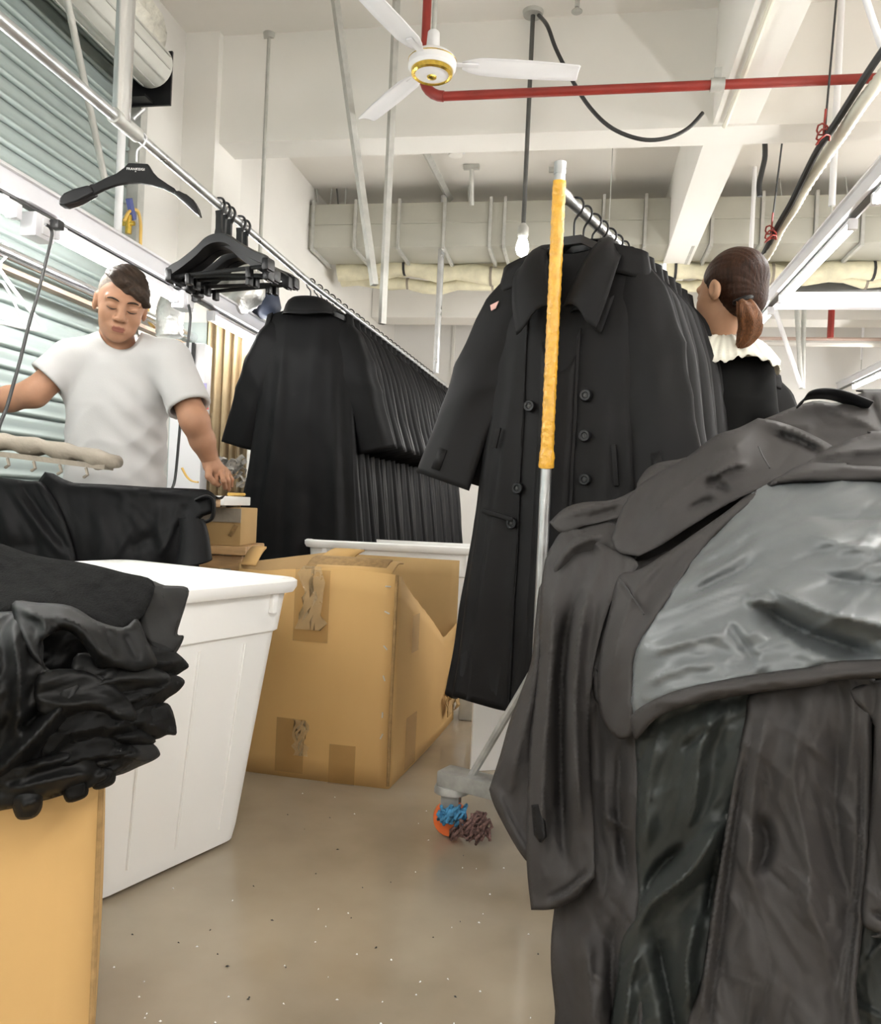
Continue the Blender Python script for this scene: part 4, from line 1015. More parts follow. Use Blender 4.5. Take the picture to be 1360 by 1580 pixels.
# ------------------------------------------------------------------ work table under black garments
TD = 2.66; TZ = at(160, 750, TD).z
tl0, tl1 = cf(-1.75, TD, 0), cf((318 - 680) / FPX * TD, TD, 0)
txd = (tl1 - tl0).normalized(); tyd = Vector((-txd.y, txd.x, 0))
tb_ = thing('work_table', 'narrow ironing table at the left hidden under black garments', 'table', tl0)
Lx = (tl1 - tl0).length
obj('table_top', MB().box(tl0 + txd * (Lx / 2) + tyd * .115 + Vector((0, 0, TZ - .04)), (Lx - .02, .20, .03), Matrix((txd, tyd, Vector((0, 0, 1)))).transposed(), bev=.006), M['wood'], tb_)
for sx in (.05, Lx - .35):
    for sy in (.04, .19):
        obj('leg', MB().box(tl0 + txd * sx + tyd * sy + Vector((0, 0, (TZ - .055) / 2)), (.04, .04, TZ - .055), Matrix((txd, tyd, Vector((0, 0, 1)))).transposed()), M['wood'], tb_)
# padded sleeve board in front of the worker
sb0, sb1 = at(-150, 672, 2.5), at(182, 713, 2.5)
bd = thing('sleeve_board', 'beige padded sleeve board sticking out in front of the worker', 'ironing board', sb1)
rows = []
for i in range(22):
    t = i / 21; c = sb0.lerp(sb1, t) + Vector((0, 0, .02 * math.sin(t * 3.1))); w = .055 - .008 * t; h = .024 + .004 * math.sin(i * 2.1)
    if i == 21: w *= .92; h *= .8
    rows.append([c + tyd * (math.cos(a) * w) + Vector((0, 0, math.sin(a) * h * (1.0 if math.sin(a) > 0 else 1.25 + .3 * math.sin(i * 1.7)))) for a in [2 * math.pi * k / 14 for k in range(14)]])
obj('pad', MB().loft(rows, True, True), M['padcloth'], bd, sharp=None)
obj('plank', MB().box(sb0.lerp(sb1, .48) + Vector((0, 0, -.020)), ((sb1 - sb0).length * .96, .07, .016), Matrix(((sb1 - sb0).normalized(), tyd, (sb1 - sb0).normalized().cross(tyd))).transposed()), M['padcloth'], bd)
obj('post', MB().tube([sb0 + txd * .10 + Vector((0, 0, -.03)), Vector((sb0.x + txd.x * .1, sb0.y + txd.y * .1, TZ - .02))], .02, 10), M['greysteel'], bd)
for k in range(4):
    c = sb0.lerp(sb1, .52 + .12 * k); obj('thread_tuft', MB().tube([c + Vector((.0, -.03, -.03)), c + Vector((.01, -.035, -.05)), c + Vector((-.006, -.03, -.058))], .005, 5), M['padcloth'], bd)

# ------------------------------------------------------------------ things between the table and the coats
CD = 3.05
c0 = at(318, 764, CD); ctx = txd; cty = tyd
ctp = thing('work_counter', 'white counter top behind the worker\'s hand', 'table', Vector((c0.x, c0.y, 0)))
obj('counter_top', MB().box(c0 + cty * .21 - ctx * .10 + Vector((0, 0, -.018)), (.34, .42, .036), Matrix((ctx, cty, Vector((0, 0, 1)))).transposed(), bev=.004), M['counter'], ctp)
for sx in (-.24, .0):
    for sy in (.20, .38): obj('leg', MB().box(Vector((c0.x, c0.y, (c0.z - .04) / 2)) + ctx * sx + cty * sy, (.035, .035, c0.z - .04)), M['greysteel'], ctp)
pb = at(330, 842, CD + .1)
cbx = thing('cardboard_carton', 'worn brown carton on a wooden stool below the white counter', 'carton', pb)
bh_ = (c0.z - .045) - pb.z
obj('body', MB().box(pb - ctx * .06 + cty * .19 + Vector((0, 0, bh_ / 2)), (.30, .28, bh_), Matrix((ctx, cty, Vector((0, 0, 1)))).transposed(), bev=.004), M['carton_in'], cbx)
obj('top_flap', MB().box(pb - ctx * .06 + cty * .044 + Vector((0, 0, bh_ - .03)), (.30, .006, .055), Matrix((ctx, cty, Vector((0, 0, 1)))).transposed()), M['padcloth'], cbx)
obj('tear', MB().box(pb + ctx * .06 + cty * .046 + Vector((0, 0, bh_ - .09)), (.015, .006, .05), Matrix.Rotation(.5, 3, 'Y')), M['cartonedge'], cbx)
st = thing('wooden_stool', 'low wooden stool carrying a carton beside the black coats', 'stool', Vector((pb.x, pb.y, 0)))
obj('seat', MB().box(pb - ctx * .05 + cty * .19 + Vector((0, 0, -.018)), (.34, .34, .034), Matrix((ctx, cty, Vector((0, 0, 1)))).transposed(), bev=.006), M['wood'], st)
for sx in (-.18, .08):
    for sy in (.06, .32):
        obj('leg', MB().box(Vector((pb.x, pb.y, (pb.z - .035) / 2)) + ctx * sx + cty * sy, (.04, .04, pb.z - .035), Matrix((ctx, cty, Vector((0, 0, 1)))).transposed()), M['wood'], st)
obj('apron', MB().box(pb - ctx * .05 + cty * .05 + Vector((0, 0, -.065)), (.26, .02, .05), Matrix((ctx, cty, Vector((0, 0, 1)))).transposed()), M['wood'], st)
# clutter on the counter
tz = c0.z
p = at(295, 742, CD + .2)
tag(obj('yellow_strap', MB().tube(catmull([at(x, y, CD + .15) for x, y in [(281, 722), (288, 735), (296, 742), (306, 744)]], 4), .010, 6, flat=.4), M['hosey']), 'crumpled yellow strip on the counter behind the table', 'strip')
tag(obj('pencil', MB().tube([Vector((*at(354, 744, CD + .16).xy, tz + .008)), Vector((*at(378, 738, CD + .30).xy, tz + .010))], .007, 6), M['hosey']), 'short yellow pencil by the worker\'s fingers', 'pencil')
cl = MB(); rs = random.Random(9)
for k in range(34):
    c = at(346 + rs.uniform(-10, 26), 722 + rs.uniform(-12, 20), CD + .26 + rs.uniform(-.04, .08)); c.z = max(c.z, tz + .012); a0 = rs.uniform(0, 6.28); up_ = Vector((rs.uniform(-1, 1), rs.uniform(-1, 1), rs.uniform(-1, 1)))
    pts = [c + Vector((math.cos(a0 + i * .9) * .022, math.sin(a0 + i * 1.3) * .022, .016 * math.sin(i * 1.9 + a0))) for i in range(5)]
    cl.loft([[p, p + up_.normalized() * .018] for p in catmull(pts, 3)], False)
tag(obj('fabric_scraps', cl, mat('grey_scraps', (.10, .10, .09), .8, var=.7, scale=40, col2=(.38, .36, .33)), sharp=None), 'heap of crumpled grey and black fabric scraps under the first coat sleeve', 'scraps', kind='stuff')
# white cabinet, curtain, silver hose in the back left corner
a_ = at(286, 520, 4.05); b_ = at(318, 520, 4.05)
zt_ = at(300, 530, 4.05).z
wc = thing('white_cabinet', 'tall white cabinet door behind the worker next to the tan curtain', 'cabinet', Vector((a_.x, a_.y, 0)))
cxd = (b_ - a_); cxd.z = 0; wlen = cxd.length; cxd.normalize(); cyd = Vector((-cxd.y, cxd.x, 0))
Rm = Matrix((cxd, cyd, Vector((0, 0, 1)))).transposed()
obj('body', MB().box(a_.lerp(b_, .5) * 1.0 - Vector((0, 0, a_.z)) + cyd * .06 + Vector((0, 0, zt_ / 2)) - cxd * .03, (wlen + .06, .12, zt_), Rm, bev=.004), M['whitemetal'], wc)
obj('handle', MB().box(at(298, 560, 4.03), (.016, .02, .2), Rm), M['black'], wc)
tagp = at(311, 602, 4.02)
obj('lilac_label', MB().box(tagp, (.05, .006, .07), Rm), mat('lilac_label', (.42, .38, .66), .5), wc)
obj('red_label', MB().box(tagp + Vector((.02, 0, -.07)), (.04, .006, .05), Rm), M['redthing'], wc)
obj('bracket', MB().box(tagp + Vector((-.02, -.02, -.13)), (.09, .05, .012), Rm), M['darksteel'], wc)
cu = MB(); rows = []
ca_, cb_ = at(316, 500, 4.55), at(388, 500, 4.55)
ztc = at(340, 478, 4.55).z
for i in range(60):
    t = i / 59; p = ca_.lerp(cb_, t); 
    rows.append([Vector((p.x, p.y, 0)) + cyd * (.035 * math.sin(t * 34) + .012 * math.sin(t * 77)) + Vector((0, 0, ztc * (1 - j / 12) + .05 * j / 12)) for j in range(13)])
cur = thing('curtain', 'tan pleated curtain between the white cabinet and the black coats', 'curtain', Vector((ca_.x, ca_.y, 0)))
o = obj('cloth', MB().loft(rows, False), M['curtain'], cur, sharp=None); solid(o, .003)
obj('rod', MB().tube([ca_ + Vector((0, 0, ztc - ca_.z)), cb_ + Vector((0, 0, ztc - cb_.z))], .012, 8), M['greysteel'], cur)
fh = [at(x, y, d) for x, y, d in [(262, 520, 4.0), (262, 490, 4.0), (268, 468, 4.05), (285, 452, 4.15), (310, 442, 4.3), (335, 430, 4.4), (360, 424, 4.4), (382, 436, 4.35), (386, 452, 4.3), (368, 462, 4.3), (340, 462, 4.35)]]
fhc = catmull(fh, 9)
tag(obj('foil_duct', MB().tube(fhc, [.062 + .006 * (k % 2) + .012 * min(1, max(0, k - 30) / 25) for k in range(len(fhc))], 18), M['foil'], sharp=None), 'crumpled silver foil air hose curling behind the left trunking', 'hose')
nb0 = Vector((THINP.x + .05, THINP.y, at(428, 470, (THINP - EYE).dot(FWD)).z))
nvb = thing('navy_bag', 'dark navy bag tied to the thin pole above the first coat', 'bag', nb0)
obj('sack', MB().lathe([(.02, -.08), (.07, -.07), (.085, -.01), (.07, .05), (.03, .07)], nb0, 12), M['bluebag'], nvb, sharp=None)
obj('tie', MB().tube([nb0 + Vector((0, 0, .06)), Vector((THINP.x, THINP.y, nb0.z + .09))], .006, 6), M['cable'], nvb)
# white plastic hangers on the silver pipe
def white_hanger(label, p, w, rz):
    t = thing('white_hanger', label, 'hanger', p)
    R = Matrix.Rotation(rz, 3, 'Z'); q = lambda x, z, y=0: p + R @ Vector((x, y, z))
    obj('hook', MB().tube(catmull([q(-.022, .004), q(-.01, .028), (q(.014, .028)), q(.028, .004), q(.018, -.025), q(0, -.05), q(0, -.08)], 5), .005, 8), M['whitemetal'], t)
    obj('triangle', MB().tube(catmull([q(0, -.08), q(-w * .5, -.17), q(-w, -.245), q(-w * .96, -.268), q(0, -.272), q(w * .96, -.268), q(w, -.245), q(w * .5, -.17), q(0, -.08)], 4), .008, 8), M['whitemetal'], t)
    obj('inner_brace', MB().tube(catmull([q(-w * .6, -.262), q(-w * .2, -.15), q(0, -.12), q(w * .2, -.15), q(w * .6, -.262)], 4), .005, 6), M['whitemetal'], t)
    return t
p = atx(326, 527, XP); white_hanger('white plastic hanger on the silver pipe beside the curtain', Vector((XP, p.y, zp + .003)), .14, .75)
ph = atx(2, 380, XP); ph = Vector((XP, ph.y, zp + .003))
white_hanger('white plastic hanger cut off by the left edge', ph, .17, YAW + 1.0)

# lint and thread specks on the floor
sp_ = MB(); rs = random.Random(77)
for k in range(60):
    q = atz(rs.uniform(160, 880), rs.uniform(1215, 1600), 0.001); a0 = rs.uniform(0, 6.28); l = rs.uniform(.001, .0035)
    u = Vector((math.cos(a0), math.sin(a0), 0)) * l; v = Vector((-math.sin(a0), math.cos(a0), 0)) * rs.uniform(.001, .003)
    sp_.add([q - u, q + v, q + u, q - v, q + Vector((0, 0, .0025))], [(0, 1, 4), (1, 2, 4), (2, 3, 4), (3, 0, 4)])
tag(obj('lint_specks', sp_, M['paper_white'], smooth=False), 'tiny pale lint specks scattered on the concrete floor', 'lint', kind='stuff')
sp_ = MB()
for k in range(24):
    q = atz(rs.uniform(200, 860), rs.uniform(1215, 1560), 0.001); a0 = rs.uniform(0, 6.28); l = rs.uniform(.0015, .005)
    u = Vector((math.cos(a0), math.sin(a0), 0)) * l; v = Vector((-math.sin(a0), math.cos(a0), 0)) * rs.uniform(.001, .0025)
    sp_.add([q - u, q + v, q + u, q - v, q + Vector((0, 0, .0025))], [(0, 1, 4), (1, 2, 4), (2, 3, 4), (3, 0, 4)])
tag(obj('dark_specks', sp_, M['black'], smooth=False), 'tiny dark crumbs scattered on the concrete floor', 'crumbs', kind='stuff')
# ================================================================== draped garments
def tps(ctrl):
    """smooth distance field through measured points (x, y, distance)"""
    P = np.array([(c[0] / 400., c[1] / 400.) for c in ctrl]); d = np.array([c[2] for c in ctrl])
    n = len(P); r = np.linalg.norm(P[:, None] - P[None], axis=2)
    Kx = np.where(r > 0, r * r * np.log(r + 1e-12), 0) + np.eye(n) * .01
    A_ = np.zeros((n + 3, n + 3)); A_[:n, :n] = Kx; A_[:n, n] = 1; A_[:n, n + 1:] = P; A_[n, :n] = 1; A_[n + 1:, :n] = P.T
    w = np.linalg.solve(A_, np.concatenate([d, np.zeros(3)]))
    def f(x, y):
        Q = np.stack([x / 400., y / 400.], -1); rr = np.linalg.norm(Q[:, None] - P[None], axis=2)
        k = np.where(rr > 0, rr * rr * np.log(rr + 1e-12), 0)
        return k @ w[:n] + w[n] + Q @ w[n + 1:]
    return f
def seg_dist(X, Y, poly, closed=False):
    """distance, signed side and run position along a polyline"""
    best = np.full(X.shape, 1e9); side = np.zeros(X.shape); pos = np.zeros(X.shape)
    pts = list(poly) + ([poly[0]] if closed else [])
    ln = [math.hypot(pts[i + 1][0] - pts[i][0], pts[i + 1][1] - pts[i][1]) for i in range(len(pts) - 1)]
    tot = sum(ln); acc = 0
    for i in range(len(pts) - 1):
        ax, ay = pts[i][:2]; bx_, by = pts[i + 1][:2]; dx, dy = bx_ - ax, by - ay; l2 = dx * dx + dy * dy + 1e-9
        t = np.clip(((X - ax) * dx + (Y - ay) * dy) / l2, 0, 1)
        dist = np.hypot(X - ax - t * dx, Y - ay - t * dy); m = dist < best
        best = np.where(m, dist, best); side = np.where(m, np.sign((X - ax) * dy - (Y - ay) * dx), side); pos = np.where(m, (acc + t * ln[i]) / tot, pos); acc += ln[i]
    return best, side, pos
def smooth2(pts, n=5, closed=False):
    return [(p.x, p.y) for p in catmull([(a, b, 0) for a, b in pts], n, closed)]
def inside(X, Y, poly):
    c = np.zeros(X.shape, bool); n = len(poly); j = n - 1
    for i in range(n):
        xi, yi = poly[i]; xj, yj = poly[j]
        c ^= ((yi > Y) != (yj > Y)) & (X < (xj - xi) * (Y - yi) / (yj - yi + 1e-12) + xi); j = i
    return c
def cloth(name, outline, depth, m, parent, folds=(), res=4.6, off=0.0, curl=.008, curlw=9, noise_amp=.003, noise_dir=0.0, noise_len=(26, 110), seed=0, thick=.003, smooth=True, wr=1.0, wamp=.006):
    """a sheet of cloth: outline traced on the garment, carried on a distance field with folds and creases as relief"""
    ol = smooth2(outline, 4, True) if smooth else outline
    dense = []
    for i in range(len(ol)):                       # even spacing along the outline
        a, b = ol[i], ol[(i + 1) % len(ol)]; l = math.hypot(b[0] - a[0], b[1] - a[1]); k = max(1, int(l / res))
        if l < 1e-4: continue
        dense += [(a[0] + (b[0] - a[0]) * q / k, a[1] + (b[1] - a[1]) * q / k) for q in range(k)]
    xs = [p[0] for p in dense]; ys = [p[1] for p in dense]
    gx, gy = np.meshgrid(np.arange(min(xs), max(xs), res), np.arange(min(ys), max(ys), res * .87))
    gx = gx + (np.arange(gx.shape[0]) % 2)[:, None] * res / 2
    gx, gy = gx.ravel(), gy.ravel(); k = inside(gx, gy, dense); gx, gy = gx[k], gy[k]
    dd_, _, _ = seg_dist(gx, gy, dense, True); k = dd_ > res * .55; gx, gy = gx[k], gy[k]
    pts = [Vector(p) for p in dense] + [Vector((float(a), float(b))) for a, b in zip(gx, gy)]
    nb = len(dense)
    r = delaunay_2d_cdt(pts, [(i, (i + 1) % nb) for i in range(nb)], [list(range(nb))], 1, 1e-4)
    V, Fc = r[0], r[2]
    X = np.array([v.x for v in V]); Y = np.array([v.y for v in V])
    D = depth(X, Y) - off
    gain = 1.75 if depth is globals().get('HEAP') else 1.0
    eb, _, _ = seg_dist(X, Y, dense, True)
    D = D + curl * np.clip(1 - eb / curlw, 0, 1) ** 2
    for fo in folds:
        poly, w, amp = fo[0], fo[1], fo[2]; w2 = fo[3] if len(fo) > 3 else w
        if len(poly) > 2: poly = smooth2(poly, 4)
        q, sd, pos = seg_dist(X, Y, poly)
        ww = np.where(sd > 0, w, w2) * 1.55
        tap = np.clip(np.minimum(pos, 1 - pos) * 4, 0, 1); tap = tap * tap * (3 - 2 * tap)
        D = D - gain * amp * np.clip(1 - q / ww, 0, 1) ** 1.6 * (.12 + .88 * tap)
    # random crisp creases running roughly along noise_dir
    rs = np.random.RandomState(seed + 200); area = len(X) * res * res
    for k in range(int(wr * area / 2600)):
        i = rs.randint(len(X)); a = noise_dir + rs.normal(0, .45); l = rs.uniform(25, 95) * (1.5 if gain > 1 else 1); w = rs.uniform(6, 17); am = rs.uniform(.25, 1) * wamp * (1 if rs.rand() < .5 else -1) * (w / 10)
        bend = rs.uniform(-.25, .25) * l
        c, s_ = math.cos(a), math.sin(a)
        u = (X - X[i]) * c + (Y - Y[i]) * s_; v = -(X - X[i]) * s_ + (Y - Y[i]) * c - bend * (u / l) ** 2
        tt = np.clip(1 - np.abs(u) / l, 0, 1); ww = w * (.5 + .5 * tt) * np.where(v > 0, 1.0, rs.uniform(.5, 1.6))
        D = D - am * np.clip(1 - np.abs(v) / ww, 0, 1) ** 1.4 * tt ** .8
    if noise_amp:
        c, s_ = math.cos(noise_dir), math.sin(noise_dir)
        u, v = (X * c + Y * s_) / noise_len[1], (-X * s_ + Y * c) / noise_len[0]
        D = D - noise_amp * waves(u * 3, v * 3, seed + 5, 3, 1.0) * np.clip(eb / 8 + .35, 0, 1)
    P = np.array(EYE) + D[:, None] * (np.array(FWD) + np.outer((X - CX) / FPX, np.array(RGT)) + np.outer((CY - Y) / FPX, np.array(UPV)))
    mb = MB(); mb.v = [Vector(p) for p in P.tolist()]
    T = np.array([f[:3] for f in Fc]); A_, B_, C0 = P[T[:, 0]], P[T[:, 1]], P[T[:, 2]]
    flip = np.einsum('ij,ij->i', np.cross(B_ - A_, C0 - A_), np.array(EYE) - A_) < 0
    T[flip] = T[flip][:, ::-1]; mb.f = T.tolist()
    o = obj(name, mb, m, parent, sharp=None, fix=False)
    if thick: solid(o, thick, -1)
    return o
def seam(parent, pts, depth, off, r=.0016, m=None, name='seam'):
    P = smooth2(pts, 6) if len(pts) > 2 else pts
    x = np.array([p[0] for p in P], float); y = np.array([p[1] for p in P], float); d = depth(x, y) - off
    return obj(name, MB().tube([at(a, b, c) for a, b, c in zip(x, y, d)], r, 5), m or M['seam'], parent)

# ------------------------------------------------------------------ heap of coats on a table at the right
HEAP = tps([(1420, 590, 1.80), (1330, 606, 1.78), (1250, 620, 1.80), (1170, 650, 1.82), (1290, 665, 1.66), (1420, 665, 1.55),
            (1104, 674, 1.80), (1050, 710, 1.80), (985, 748, 1.80), (900, 775, 1.80), (850, 805, 1.82), (1180, 745, 1.50), (1300, 735, 1.42), (1440, 735, 1.36),
            (1130, 790, 1.48), (1040, 830, 1.55), (960, 850, 1.60), (1060, 900, 1.36), (1200, 880, 1.27), (1360, 860, 1.20), (1460, 900, 1.14),
            (985, 990, 1.36), (1100, 1000, 1.25), (1250, 980, 1.17), (1400, 980, 1.09), (978, 1090, 1.33), (1100, 1065, 1.21), (1250, 1050, 1.14), (1440, 1040, 1.06),
            (840, 880, 1.74), (825, 1000, 1.68), (900, 1000, 1.54), (775, 1160, 1.66), (756, 1220, 1.66), (815, 1330, 1.56), (820, 1404, 1.54), (915, 1300, 1.46), (915, 1150, 1.48),
            (990, 1250, 1.30), (1100, 1250, 1.20), (1250, 1250, 1.13), (1440, 1250, 1.05), (860, 1450, 1.47), (860, 1640, 1.42), (970, 1450, 1.30), (970, 1640, 1.26), (1100, 1640, 1.16), (1250, 1500, 1.10), (1440, 1640, 1.02),
            (1700, 600, 1.74), (2000, 600, 1.70), (1700, 740, 1.26), (2000, 740, 1.18), (1700, 900, 1.04), (2000, 900, .98), (1700, 1040, .97), (2000, 1040, .92), (1700, 1250, .95), (2000, 1250, .90), (1700, 1640, .93), (2000, 1640, .88)])
# the table underneath and a bundle that fills the heap
hp0 = at(1230, 900, 1.62); hp0.z = 0
hx_, hy_ = W2((.93, -.36)).normalized(), W2((.36, .93)).normalized()
Rh = Matrix((hx_, hy_, Vector((0, 0, 1)))).transposed()
ht = thing('packing_table', 'low table buried under the heap of charcoal coats at the right', 'table', hp0)
obj('table_top', MB().box(hp0 + hx_ * .42 + hy_ * .05 + Vector((0, 0, .60)), (1.15, .50, .03), Rh, bev=.005), M['wood'], ht)
for sx in (-.1, .92):
    for sy in (-.16, .26): obj('leg', MB().box(hp0 + hx_ * sx + hy_ * sy + Vector((0, 0, .29)), (.045, .045, .58), Rh), M['greysteel'], ht)
for k, (z, w, dp, sx, h, lab) in enumerate([(.615, 1.05, .46, .42, .10, 'lowest'), (.715, 1.0, .42, .44, .10, 'middle'), (.815, .85, .36, .50, .11, 'topmost')]):
    rows = []
    for i in range(17):
        t = i / 16; xx = (t - .5) * w
        e = (1 - abs(2 * t - 1) ** 6) ** .5
        rows.append([hp0 + hx_ * (sx + xx) + hy_ * (.10 + math.cos(a) * dp / 2 * (.8 + .2 * e) * (1 + .05 * math.sin(3 * a + i))) + Vector((0, 0, z + h / 2 + math.sin(a) * h / 2 * (.35 + .65 * e))) for a in [2 * math.pi * q / 18 for q in range(18)]])
    tag(obj('folded_coat', MB().loft(rows, True, True), M['charcoal2'], sharp=None), 'folded charcoal coat inside the heap at the right, %s of three' % lab, 'coat', 'folded coats in the heap')

cE = thing('trench_coat', 'charcoal coat on top of the heap at the back, with a black strap loop', 'coat', at(1290, 680, 1.75))
cloth('body', [(1160, 662), (1196, 640), (1254, 619), (1292, 621), (1330, 606), (1380, 600), (1960, 600), (1960, 740), (1300, 730), (1200, 712)], HEAP, M['charcoal2'], cE,
      [([(1260, 625), (1330, 650), (1400, 690)], 16, .018), ([(1344, 608), (1352, 640), (1365, 668)], 7, -.014), ([(1200, 655), (1260, 660)], 12, .012), ([(1300, 640), (1345, 625)], 8, -.01)], off=.01, noise_amp=.005, noise_dir=.5, seed=1)
sp = [at(x, y, d) for x, y, d in [(1238, 622, 1.74), (1246, 611, 1.73), (1264, 606, 1.72), (1290, 607, 1.72), (1318, 615, 1.71), (1345, 626, 1.70)]]
pts = catmull(sp, 6)
rows = [[p + UPV * .008 + FWD * .010 * (-1), p + FWD * .004, p - UPV * .007 + FWD * .03] for p in pts]
solid(obj('strap_loop', MB().loft(rows, False), M['black'], cE, sharp=None), .003)
cloth('sleeve', [(1238, 722), (1262, 700), (1296, 684), (1342, 669), (1400, 664), (1960, 662), (1960, 742), (1380, 728), (1300, 716)], HEAP, M['charcoal2'], cE,
      [([(1255, 712), (1310, 698), (1420, 690)], 16, .022, 10), ([(1270, 703), (1340, 674), (1440, 668)], 8, .012)], off=.055, noise_amp=.004, seed=2)
cloth('sleeve_fold', [(1188, 749), (1212, 730), (1246, 714), (1300, 713), (1380, 720), (1960, 722), (1960, 746), (1300, 742)], HEAP, M['charcoal2'], cE,
      [([(1200, 738), (1300, 724), (1440, 731)], 9, .014)], off=.075, noise_amp=.003, seed=3, curl=.02)

cDd = thing('trench_coat', 'charcoal coat in the heap whose long sleeve lies across the left top', 'coat', at(1100, 750, 1.7))
cloth('sleeve', [(1170, 645), (1170, 645), (1200, 650), (1240, 664), (1285, 688), (1288, 700), (1288, 700), (1246, 720), (1197, 742), (1126, 776), (1075, 806), (1025, 838), (985, 858), (985, 858), (955, 852), (944, 832), (944, 832), (958, 790), (985, 750), (1030, 722), (1062, 704), (1104, 672), (1140, 660)], HEAP, M['charcoal2'], cDd,
      [([(1175, 655), (1110, 710), (1040, 765), (975, 820)], 46, .05, 34), ([(1180, 652), (1230, 668), (1280, 694)], 9, .020), ([(1190, 668), (1235, 682), (1275, 703)], 7, -.022),
       ([(1096, 738), (1130, 720), (1158, 716)], 9, .016, 5), ([(1085, 745), (1105, 745), (1128, 762)], 8, -.018), ([(1060, 790), (1085, 775), (1110, 772)], 7, -.012), ([(985, 790), (1010, 760), (1050, 735)], 10, .012),
       ([(1100, 700), (1140, 690)], 10, -.008)],
      off=.055, noise_amp=.004, noise_dir=-.65, seed=4)
cloth('back_panel', [(930, 850), (1040, 806), (1180, 735), (1215, 755), (1080, 870), (960, 910)], HEAP, M['charcoal2'], cDd, [], off=-.035, noise_amp=.004, seed=33)
seam(cDd, [(1171, 689), (1178, 705), (1188, 722)], HEAP, .10)
cloth('shoulder', [(983, 752), (996, 726), (1016, 714), (1045, 709), (1066, 706), (1060, 730), (1010, 762)], HEAP, M['charcoal2'], cDd, [([(990, 745), (1020, 724), (1060, 715)], 10, .015)], off=.02, seed=5)
cloth('collar_tip', [(848, 806), (848, 806), (870, 785), (900, 775), (950, 770), (1000, 748), (995, 785), (935, 803), (900, 812), (868, 823)], HEAP, M['charcoal2'], cDd, [([(860, 803), (900, 788), (980, 768)], 9, .014), ([(900, 804), (960, 784)], 6, -.01)], off=.04, seed=6, smooth=True)

cCc = thing('trench_coat', 'charcoal coat sliding off the left of the heap with hanging sleeves', 'coat', at(880, 1100, 1.5))
vf = 1.50
cloth('front_panel', [(905, 800), (940, 838), (985, 866), (1040, 850), (1035, 905), (985, 985), (985, 1150), (990, 1420), (985, 1640), (862, 1640), (857, 1560), (850, 1480), (856, 1398), (880, 1250), (880, 1050), (880, 900)], HEAP, M['charcoal2'], cCc,
      [([(940, 900), (918, 1000), (905, 1120), (912, 1300), (935, 1420)], 13, .022, 22), ([(960, 1120), (955, 1250), (975, 1380)], 14, -.03), ([(900, 1430), (915, 1540), (910, 1630)], 22, .03), ([(950, 1400), (945, 1520), (955, 1630)], 12, -.025),
       ([(930, 1255), (975, 1285)], 10, .014), ([(985, 870), (950, 930), (930, 1010)], 10, .02)], off=-.005, noise_amp=.007, noise_dir=1.5, seed=7)
cloth('pocket_flap', [(914, 1022), (921, 1036), (952, 1062), (943, 1080), (934, 1098), (918, 1080), (913, 1050)], HEAP, M['charcoal2'], cCc, [], off=.03, noise_amp=.001, thick=.005, smooth=False)
cloth('sleeve', [(836, 900), (826, 960), (820, 1020), (803, 1070), (786, 1115), (772, 1165), (755, 1218), (755, 1218), (760, 1236), (772, 1262), (800, 1312), (822, 1334), (850, 1320), (856, 1100), (866, 950)], HEAP, M['charcoal2'], cCc,
      [([(838, 920), (825, 1050), (800, 1160), (785, 1240)], 20, .03, 26), ([(765, 1210), (790, 1275), (818, 1325)], 8, .012)], off=.012, noise_amp=.005, noise_dir=1.8, seed=8)
cloth('sleeve', [(868, 820), (850, 846), (840, 872), (834, 930), (828, 1040), (818, 1130), (814, 1240), (813, 1332), (820, 1404), (820, 1404), (845, 1404), (866, 1399), (895, 1383), (918, 1354), (918, 1354), (917, 1300), (913, 1200), (910, 1120), (914, 1040), (932, 960), (955, 905), (985, 872), (962, 853), (935, 842), (900, 818)], HEAP, M['charcoal2'], cCc,
      [([(880, 850), (856, 930), (846, 1080), (838, 1220), (842, 1350)], 17, .034, 22), ([(930, 868), (900, 950), (888, 1080), (893, 1220), (900, 1300)], 14, .038, 18), ([(905, 880), (874, 980), (866, 1120), (868, 1260), (875, 1340)], 10, -.034),
       ([(845, 1398), (885, 1376), (915, 1345)], 7, .010), ([(842, 1388), (882, 1366), (912, 1336)], 4, -.010), ([(860, 880), (890, 850), (930, 850)], 8, -.015), ([(832, 1020), (850, 990)], 6, -.008)],
      off=.045, noise_amp=.005, noise_dir=1.55, seed=9)
cloth('cuff_tab', [(820, 1242), (836, 1240), (842, 1292), (833, 1300), (824, 1288)], HEAP, M['charcoal'], cCc, [], off=.085, noise_amp=0, thick=.006, smooth=False, curl=.002)
cloth('shoulder', [(842, 870), (862, 830), (905, 808), (950, 806), (985, 850), (960, 880), (910, 900), (870, 960), (850, 950)], HEAP, M['charcoal2'], cCc, [([(850, 900), (880, 846), (940, 822)], 14, .03), ([(870, 920), (900, 870), (950, 846)], 8, -.02)], off=.022, noise_amp=.004, seed=10)

